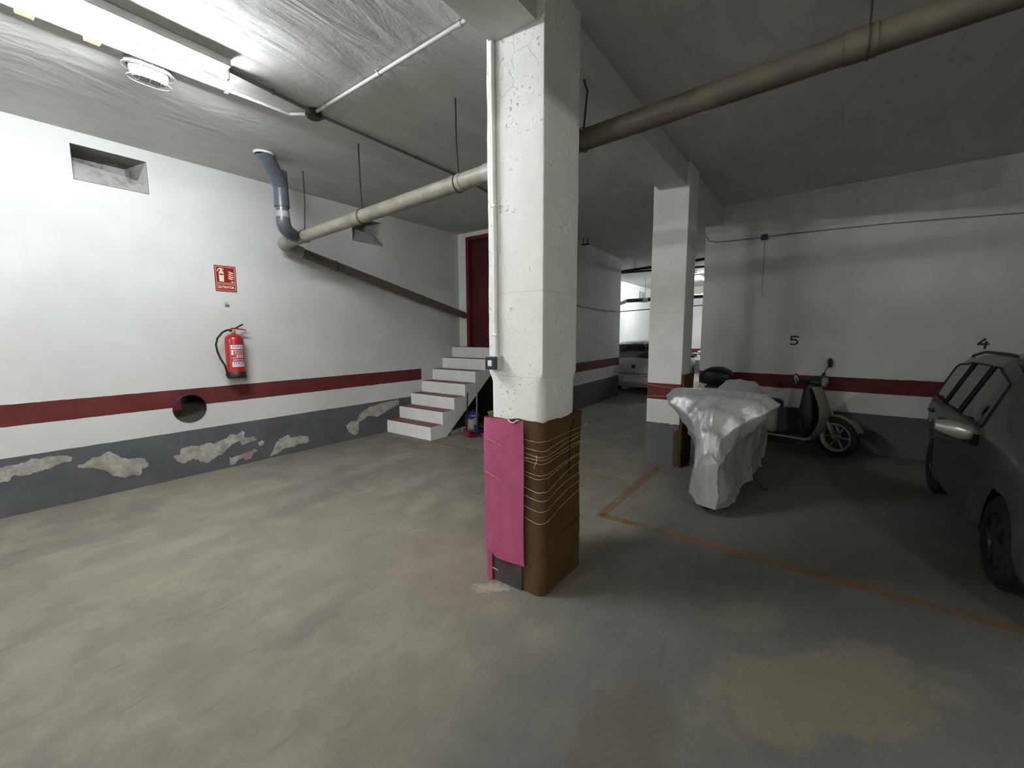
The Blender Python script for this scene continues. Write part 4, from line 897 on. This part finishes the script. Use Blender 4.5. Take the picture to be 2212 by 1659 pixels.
for i in range(NX):
    f = i / (NX - 1); x = 3.86 + 2.02 * (f ** 1.15); row = []
    for j in range(2 * NV + 1):
        s = 1 if j < NV else -1; v = 1 - abs(j - NV) / NV
        q = cat(K, x, prof_at(K, v)); wd, z = q.x, q.y
        y = s * wd
        # folds: radiating from the bars, long creases down the sides
        P = Vector((x * 2.0, y * 5.0, z * 5.0))
        d = .022 * noise.noise(P * .8 + Vector((3, 1, 7))) + .012 * noise.noise(Vector((x * 5 + z * 3, y * 10, z * 1.6)))
        ridge = 1 - abs(noise.noise(Vector((x * 2.6 - z * 1.4, y * 5.5 + z * 2.2 * s, z * 1.1 + 5)))) * 2; d += .026 * max(0, ridge) ** 4
        r2 = 1 - abs(noise.noise(Vector((x * 5 + z * 2.5, y * 7 - z * 6, z * 3.5 + 2)))) * 2.4; d += .007 * max(0, r2) ** 3
        amp = min(1., (1 - v) * 6 + .35) * (1. if v > .03 else 1.3)
        n_ = Vector((.15 if x < 4.3 else 0, s * .9 if wd > .02 else 0, .25)).normalized()
        hem = (.03 * noise.noise(Vector((x * 6, s * 3.0, 1.7))) if v < .12 else 0) * (1 - v / .12)
        xo = -.02 * max(0, ridge) ** 2 * (1 if x < 4.2 else 0)
        row.append((x + n_.x * d + xo, yc + y + n_.y * d * amp, max(.03, z + n_.z * d + hem)))
    rows.append(row)
bm = NB(); V = grid(bm, rows); bm.faces.new(V[0]); bm.faces.new(V[-1][::-1])
t = NT('silver_cover'); p = t.pos()
cr = t.noise(t.scale(p, (1., 1., .45)), 9, 5, .6, 1.2); cr2 = t.noise(t.scale(p, (1, 1, .6)), 34, 3, .55, .8)
t.col(t.mix(t.ramp(cr, .35, .7), (.40, .41, .405), (.50, .51, .51))); t.set(.36, .35, .5)
t.bump(t.math('ADD', cr, t.math('MULTIPLY', cr2, .15)), .4, .025); obj('cover', bm, t.m, mc, True)
def mwheel(par, x, y, R_, wd, nm, world=True, steer=0., rimmat=None, rot=None):
    rm = rot or Matrix.Rotation(PI / 2, 3, 'X')
    b = NB(); h = wd / 2
    lathe(b, [(R_ - .09, -h * .6), (R_ - .05, -h), (R_ - .018, -h * .8), (R_, -h * .3), (R_, h * .3), (R_ - .018, h * .8), (R_ - .05, h), (R_ - .09, h * .6), (R_ - .09, -h * .6)], (x, y, R_), 36, rm); ty = obj(nm, b, m_rubber, par, True, world=world)
    b = NB(); lathe(b, [(R_ - .088, -h * .7), (R_ - .075, -h * .8), (R_ - .075, h * .8), (R_ - .088, h * .7), (R_ - .105, h * .4), (R_ - .105, -h * .4), (R_ - .088, -h * .7)], (x, y, R_), 36, rm); lathe(b, [(0, -h), (.035, -h), (.035, h), (0, h)], (x, y, R_), 16, rm)
    for k in range(6):
        a = 2 * PI * k / 6; r0 = rm @ Vector((.03 * math.cos(a), .03 * math.sin(a), 0)); r1 = rm @ Vector(((R_ - .10) * math.cos(a), (R_ - .10) * math.sin(a), 0)); c0 = Vector((x, y, R_)); tube(b, [c0 + r0, c0 + r1], .012, 6)
    obj('rim', b, rimmat or m_steel, ty, True, world=world)
    return ty
mwheel(mc, 4.19, yc, .30, .12, 'front_wheel'); mwheel(mc, 5.50, yc, .30, .14, 'rear_wheel')
bm = NB(); tube(bm, [(4.19, yc + .09, .30), (4.38, yc + .09, .92)], .022, 8); tube(bm, [(4.19, yc - .09, .30), (4.38, yc - .09, .92)], .022, 8); obj('fork', bm, m_steel, mc, True)
bm = NB(); tube(bm, [(4.42, yc + .40, .93), (4.38, yc + .15, .95), (4.38, yc - .15, .95), (4.42, yc - .40, .93)], .014, 8); obj('handlebar', bm, m_black, mc, True)
bm = NB(); tube(bm, [(4.9, yc - .16, .24), (4.86, yc - .36, .02), (4.90, yc - .38, .008)], .011, 8); obj('side_stand', bm, m_black, mc, True)
bm = NB(); boxx(bm, 4.55, 5.2, yc - .16, yc + .16, .26, .62); bev(bm, .06, 3); obj('engine', bm, m_black, mc, True)
bm = NB(); tube(bm, [(5.50, yc, .30), (5.0, yc, .42), (4.6, yc, .75), (4.40, yc, .86)], .04, 8); obj('frame', bm, m_black, mc, True)

# ================================================================== SCOOTER by the right wall (local x forward, z up)
sco = thing('scooter', 'cream and black scooter with a black top case parked along the right wall', 'scooter', (6.86, 0, 0), -PI / 2)
m_crm = M('scooter_cream', (.40, .36, .27), .4, var=.06, coat=.3); m_dkp = M('scooter_dark', (.016, .016, .02), .5); m_sil = M('scooter_trim', (.32, .31, .28), .4, .3)
st_a = math.radians(-33)
def steer(bm_):
    piv = Vector((.12, 0, 0)); bmesh.ops.transform(bm_, matrix=Matrix.Translation(piv) @ Matrix.Rotation(st_a, 4, 'Z') @ Matrix.Translation(-piv), verts=bm_.verts)
    for v in bm_.verts:
        if v.co.z > .8: v.co.z += .14 * v.co.y - .02
rotw = Matrix.Rotation(st_a, 3, 'Z') @ Matrix.Rotation(PI / 2, 3, 'X')
fx, fy = .12 + .13 * math.cos(st_a), .13 * math.sin(st_a)
mwheel(sco, fx, fy, .262, .09, 'front_wheel', False, 0, m_sil, rotw); mwheel(sco, -1.06, 0, .262, .11, 'rear_wheel', False)
b = NB(); r_ = []
for i in range(13):
    a = math.radians(22 + i * 10.5); r_.append([(.25 + (.262 + .035) * math.cos(a) * 1., y, .262 + (.262 + .035 - abs(y) * .35) * math.sin(a)) for y in (-.065, -.04, 0, .04, .065)])
V = grid(b, r_); bmesh.ops.solidify(b, geom=b.faces[:], thickness=.006); steer(b); obj('front_fender', b, m_crm, sco, True, world=False)
b = NB()
for s in (1, -1): tube(b, [(.25, s * .07, .262), (.10, s * .07, .60)], .018, 8)
steer(b); obj('fork', b, m_sil, sco, True, world=False)
# leg shield: front cream skin and dark inner panel
def shield(off, k, wsc):
    rows = []
    for z, x, hw_ in ((.17, -.12, .13), (.22, -.06, .16), (.30, .00, .19), (.38, .03, .21), (.46, .05, .225), (.54, .055, .225), (.62, .05, .20), (.70, .03, .165), (.78, .0, .125), (.86, -.03, .095), (.90, -.05, .07)):
        rows.append([(x + off + k * (1 - u * u) - .03 * abs(u) ** 3, u * hw_ * wsc, z) for u in (i / 6 - 1 for i in range(13))])
    return rows
b = NB(); grid(b, shield(0, .085, 1.)); bmesh.ops.solidify(b, geom=b.faces[:], thickness=.012); obj('leg_shield', b, m_crm, sco, True, world=False)
b = NB(); grid(b, shield(-.035, .02, .94)); bmesh.ops.solidify(b, geom=b.faces[:], thickness=.02); obj('inner_panel', b, m_dkp, sco, True, world=False)
b = NB(); tube(b, [(-.06, 0, .30), (-.10, 0, .60), (-.09, 0, .92)], [.09, .10, .07], 12); obj('steering_cover', b, m_dkp, sco, True, world=False)
b = NB(); box(b, (.05, 0, .42), (.10, .20, .06)); bev(b, .02, 2); obj('front_grille', b, m_dkp, sco, True, world=False)
# headset, bars, mirrors
b = NB(); r_ = []
for i in range(11):
    f = i / 10; x = -.20 + .26 * f; e = math.sin(PI * (.08 + .84 * f)) ** .6
    r_.append([(x, .115 * e * math.cos(a), .965 + .03 * (f - .5) + .075 * e * math.sin(a)) for a in (2 * PI * k / 18 for k in range(18))])
V = grid(b, r_, close_u=True); b.faces.new(V[0]); b.faces.new(V[-1]); steer(b); hd = obj('headset', b, m_dkp, sco, True, world=False)
b = NB(); lathe(b, [(0, .02), (.05, .012), (.062, 0), (.06, -.02)], (.055, 0, .975), 20, Matrix.Rotation(PI / 2, 3, 'Y')); steer(b); obj('headlight', b, M('lens', (.35, .36, .37), .1, .2), hd, True, world=False)
for s in (1, -1):
    b = NB(); tube(b, [(-.08, s * .08, .985), (-.11, s * .20, 1.0), (-.15, s * .27, 1.0)], .014, 8); tube(b, [(-.15, s * .27, 1.0), (-.20, s * .37, .995)], .019, 10); steer(b); obj('handlebar_grip', b, m_dkp, sco, True, world=False)
    b = NB(); tube(b, [(-.10, s * .22, .985), (-.10, s * .33, .965), (-.12, s * .38, .955)], .007, 6); steer(b); obj('brake_lever', b, m_dkp, sco, True, world=False)
    b = NB(); mz, my_ = (1.165, .30) if s > 0 else (1.045, .34); tube(b, [(-.10, s * .18, 1.0), (-.09, s * .22, (1.0 + mz) / 2), (-.10, s * (my_ - .02), mz - .04)], .006, 6); steer(b); mst = obj('mirror_stem', b, m_dkp, sco, True, world=False)
    b = NB(); lathe(b, [(0, .012), (.05, .008), (.058, 0), (.056, -.014), (.04, -.026), (0, -.03)], (0, 0, 0), 22)
    bmesh.ops.transform(b, matrix=Matrix.Translation((-.10, s * my_, mz)) @ Matrix.Rotation(.25 if s > 0 else 1.45, 4, 'Z') @ Matrix.Rotation(-PI / 2, 4, 'Y') @ Matrix.Rotation(-s * .35, 4, 'Z') @ Matrix.Diagonal((1.25, .85, 1, 1)), verts=b.verts); steer(b); mh = obj('mirror_head', b, m_dkp, mst, True, world=False)
    b = NB(); lathe(b, [(0, .0135), (.05, .0095)], (0, 0, 0), 22)
    bmesh.ops.transform(b, matrix=Matrix.Translation((-.10, s * my_, mz)) @ Matrix.Rotation(.25 if s > 0 else 1.45, 4, 'Z') @ Matrix.Rotation(-PI / 2, 4, 'Y') @ Matrix.Rotation(-s * .35, 4, 'Z') @ Matrix.Diagonal((1.2, .8, 1, 1)), verts=b.verts); steer(b)
    o = obj('mirror_glass', b, M('scooter_mirror', (.75, .75, .74), .08, 1.0), sco, True, world=False)
# floor, body, seat, top case
b = NB(); boxx(b, -.52, -.06, -.15, .15, .17, .235); bev(b, .02, 2); obj('floorboard', b, m_dkp, sco, True, world=False)
for s in (1, -1):
    b = NB(); tube(b, [(-.58, s * .155, .225), (-.30, s * .158, .21), (-.12, s * .15, .195), (-.04, s * .14, .215)], .014, 8); obj('floor_trim', b, m_sil, sco, True, world=False)
def loft(name, stations, mat, par):
    b = NB(); r_ = []
    for x, w_, z0, z1, y0 in stations:
        zc_, hh = (z0 + z1) / 2, (z1 - z0) / 2
        r_.append([(x, y0 + w_ * (abs(math.cos(a)) ** .6) * (1 if math.cos(a) > 0 else -1), zc_ + hh * (abs(math.sin(a)) ** .6) * (1 if math.sin(a) > 0 else -1)) for a in (2 * PI * k / 20 for k in range(20))])
    V = grid(b, r_, close_u=True); b.faces.new(V[0]); b.faces.new(V[-1]); return obj(name, b, mat, par, True, world=False)
loft('body_shell', [(-.44, .10, .24, .56, 0), (-.48, .15, .22, .61, 0), (-.62, .175, .24, .63, 0), (-.85, .18, .34, .65, 0), (-1.10, .15, .46, .68, 0), (-1.32, .08, .56, .69, 0), (-1.38, .04, .60, .67, 0)], m_crm, sco)
loft('seat', [(-.38, .09, .60, .66, 0), (-.42, .13, .60, .69, 0), (-.60, .15, .61, .715, 0), (-.85, .155, .63, .745, 0), (-1.10, .13, .67, .77, 0), (-1.20, .08, .69, .76, 0)], m_dkp, sco)
loft('engine', [(-.55, .08, .14, .30, -.02), (-.70, .11, .12, .36, -.02), (-.95, .10, .16, .40, -.08), (-1.15, .06, .18, .34, -.10)], m_black, sco)
b = NB(); tube(b, [(-1.06, .11, .262), (-1.20, .12, .56)], .028, 10); obj('shock_absorber', b, m_steel, sco, True, world=False)
b = NB(); tube(b, [(-1.12, s_, .75) for s_ in (-.1, .1)], .012, 8); boxx(b, -1.38, -1.05, -.11, .11, .80, .83); tube(b, [(-1.15, 0, .70), (-1.22, 0, .82)], .03, 8); obj('rear_rack', b, m_black, sco, world=False)
tc = loft('top_case', [(-1.03, .12, .88, 1.0, 0), (-1.06, .19, .85, 1.06, 0), (-1.18, .215, .84, 1.115, 0), (-1.32, .215, .845, 1.11, 0), (-1.42, .18, .86, 1.06, 0), (-1.455, .12, .89, 1.0, 0)], m_black, sco)
b = NB(); box(b, (-1.435, 0, 1.0), (.04, .30, .05)); bev(b, .01, 2); box(b, (-1.38, .175, 1.02), (.12, .05, .05), .6); obj('reflector', b, M('reflector_red', (.16, .008, .012), .3), tc, True, world=False)
b = NB(); box(b, (-1.41, 0, .62), (.04, .14, .07)); bev(b, .01, 2); obj('tail_light', b, M('reflector_red', (.16, .008, .012), .3), sco, True, world=False)
b = NB(); tube(b, [(-.62, -.14, .18), (-.60, -.20, .012), (-.56, -.20, .010)], .011, 8); tube(b, [(-.62, .14, .18), (-.60, .20, .012), (-.56, .20, .010)], .011, 8); obj('center_stand', b, m_black, sco, True, world=False)
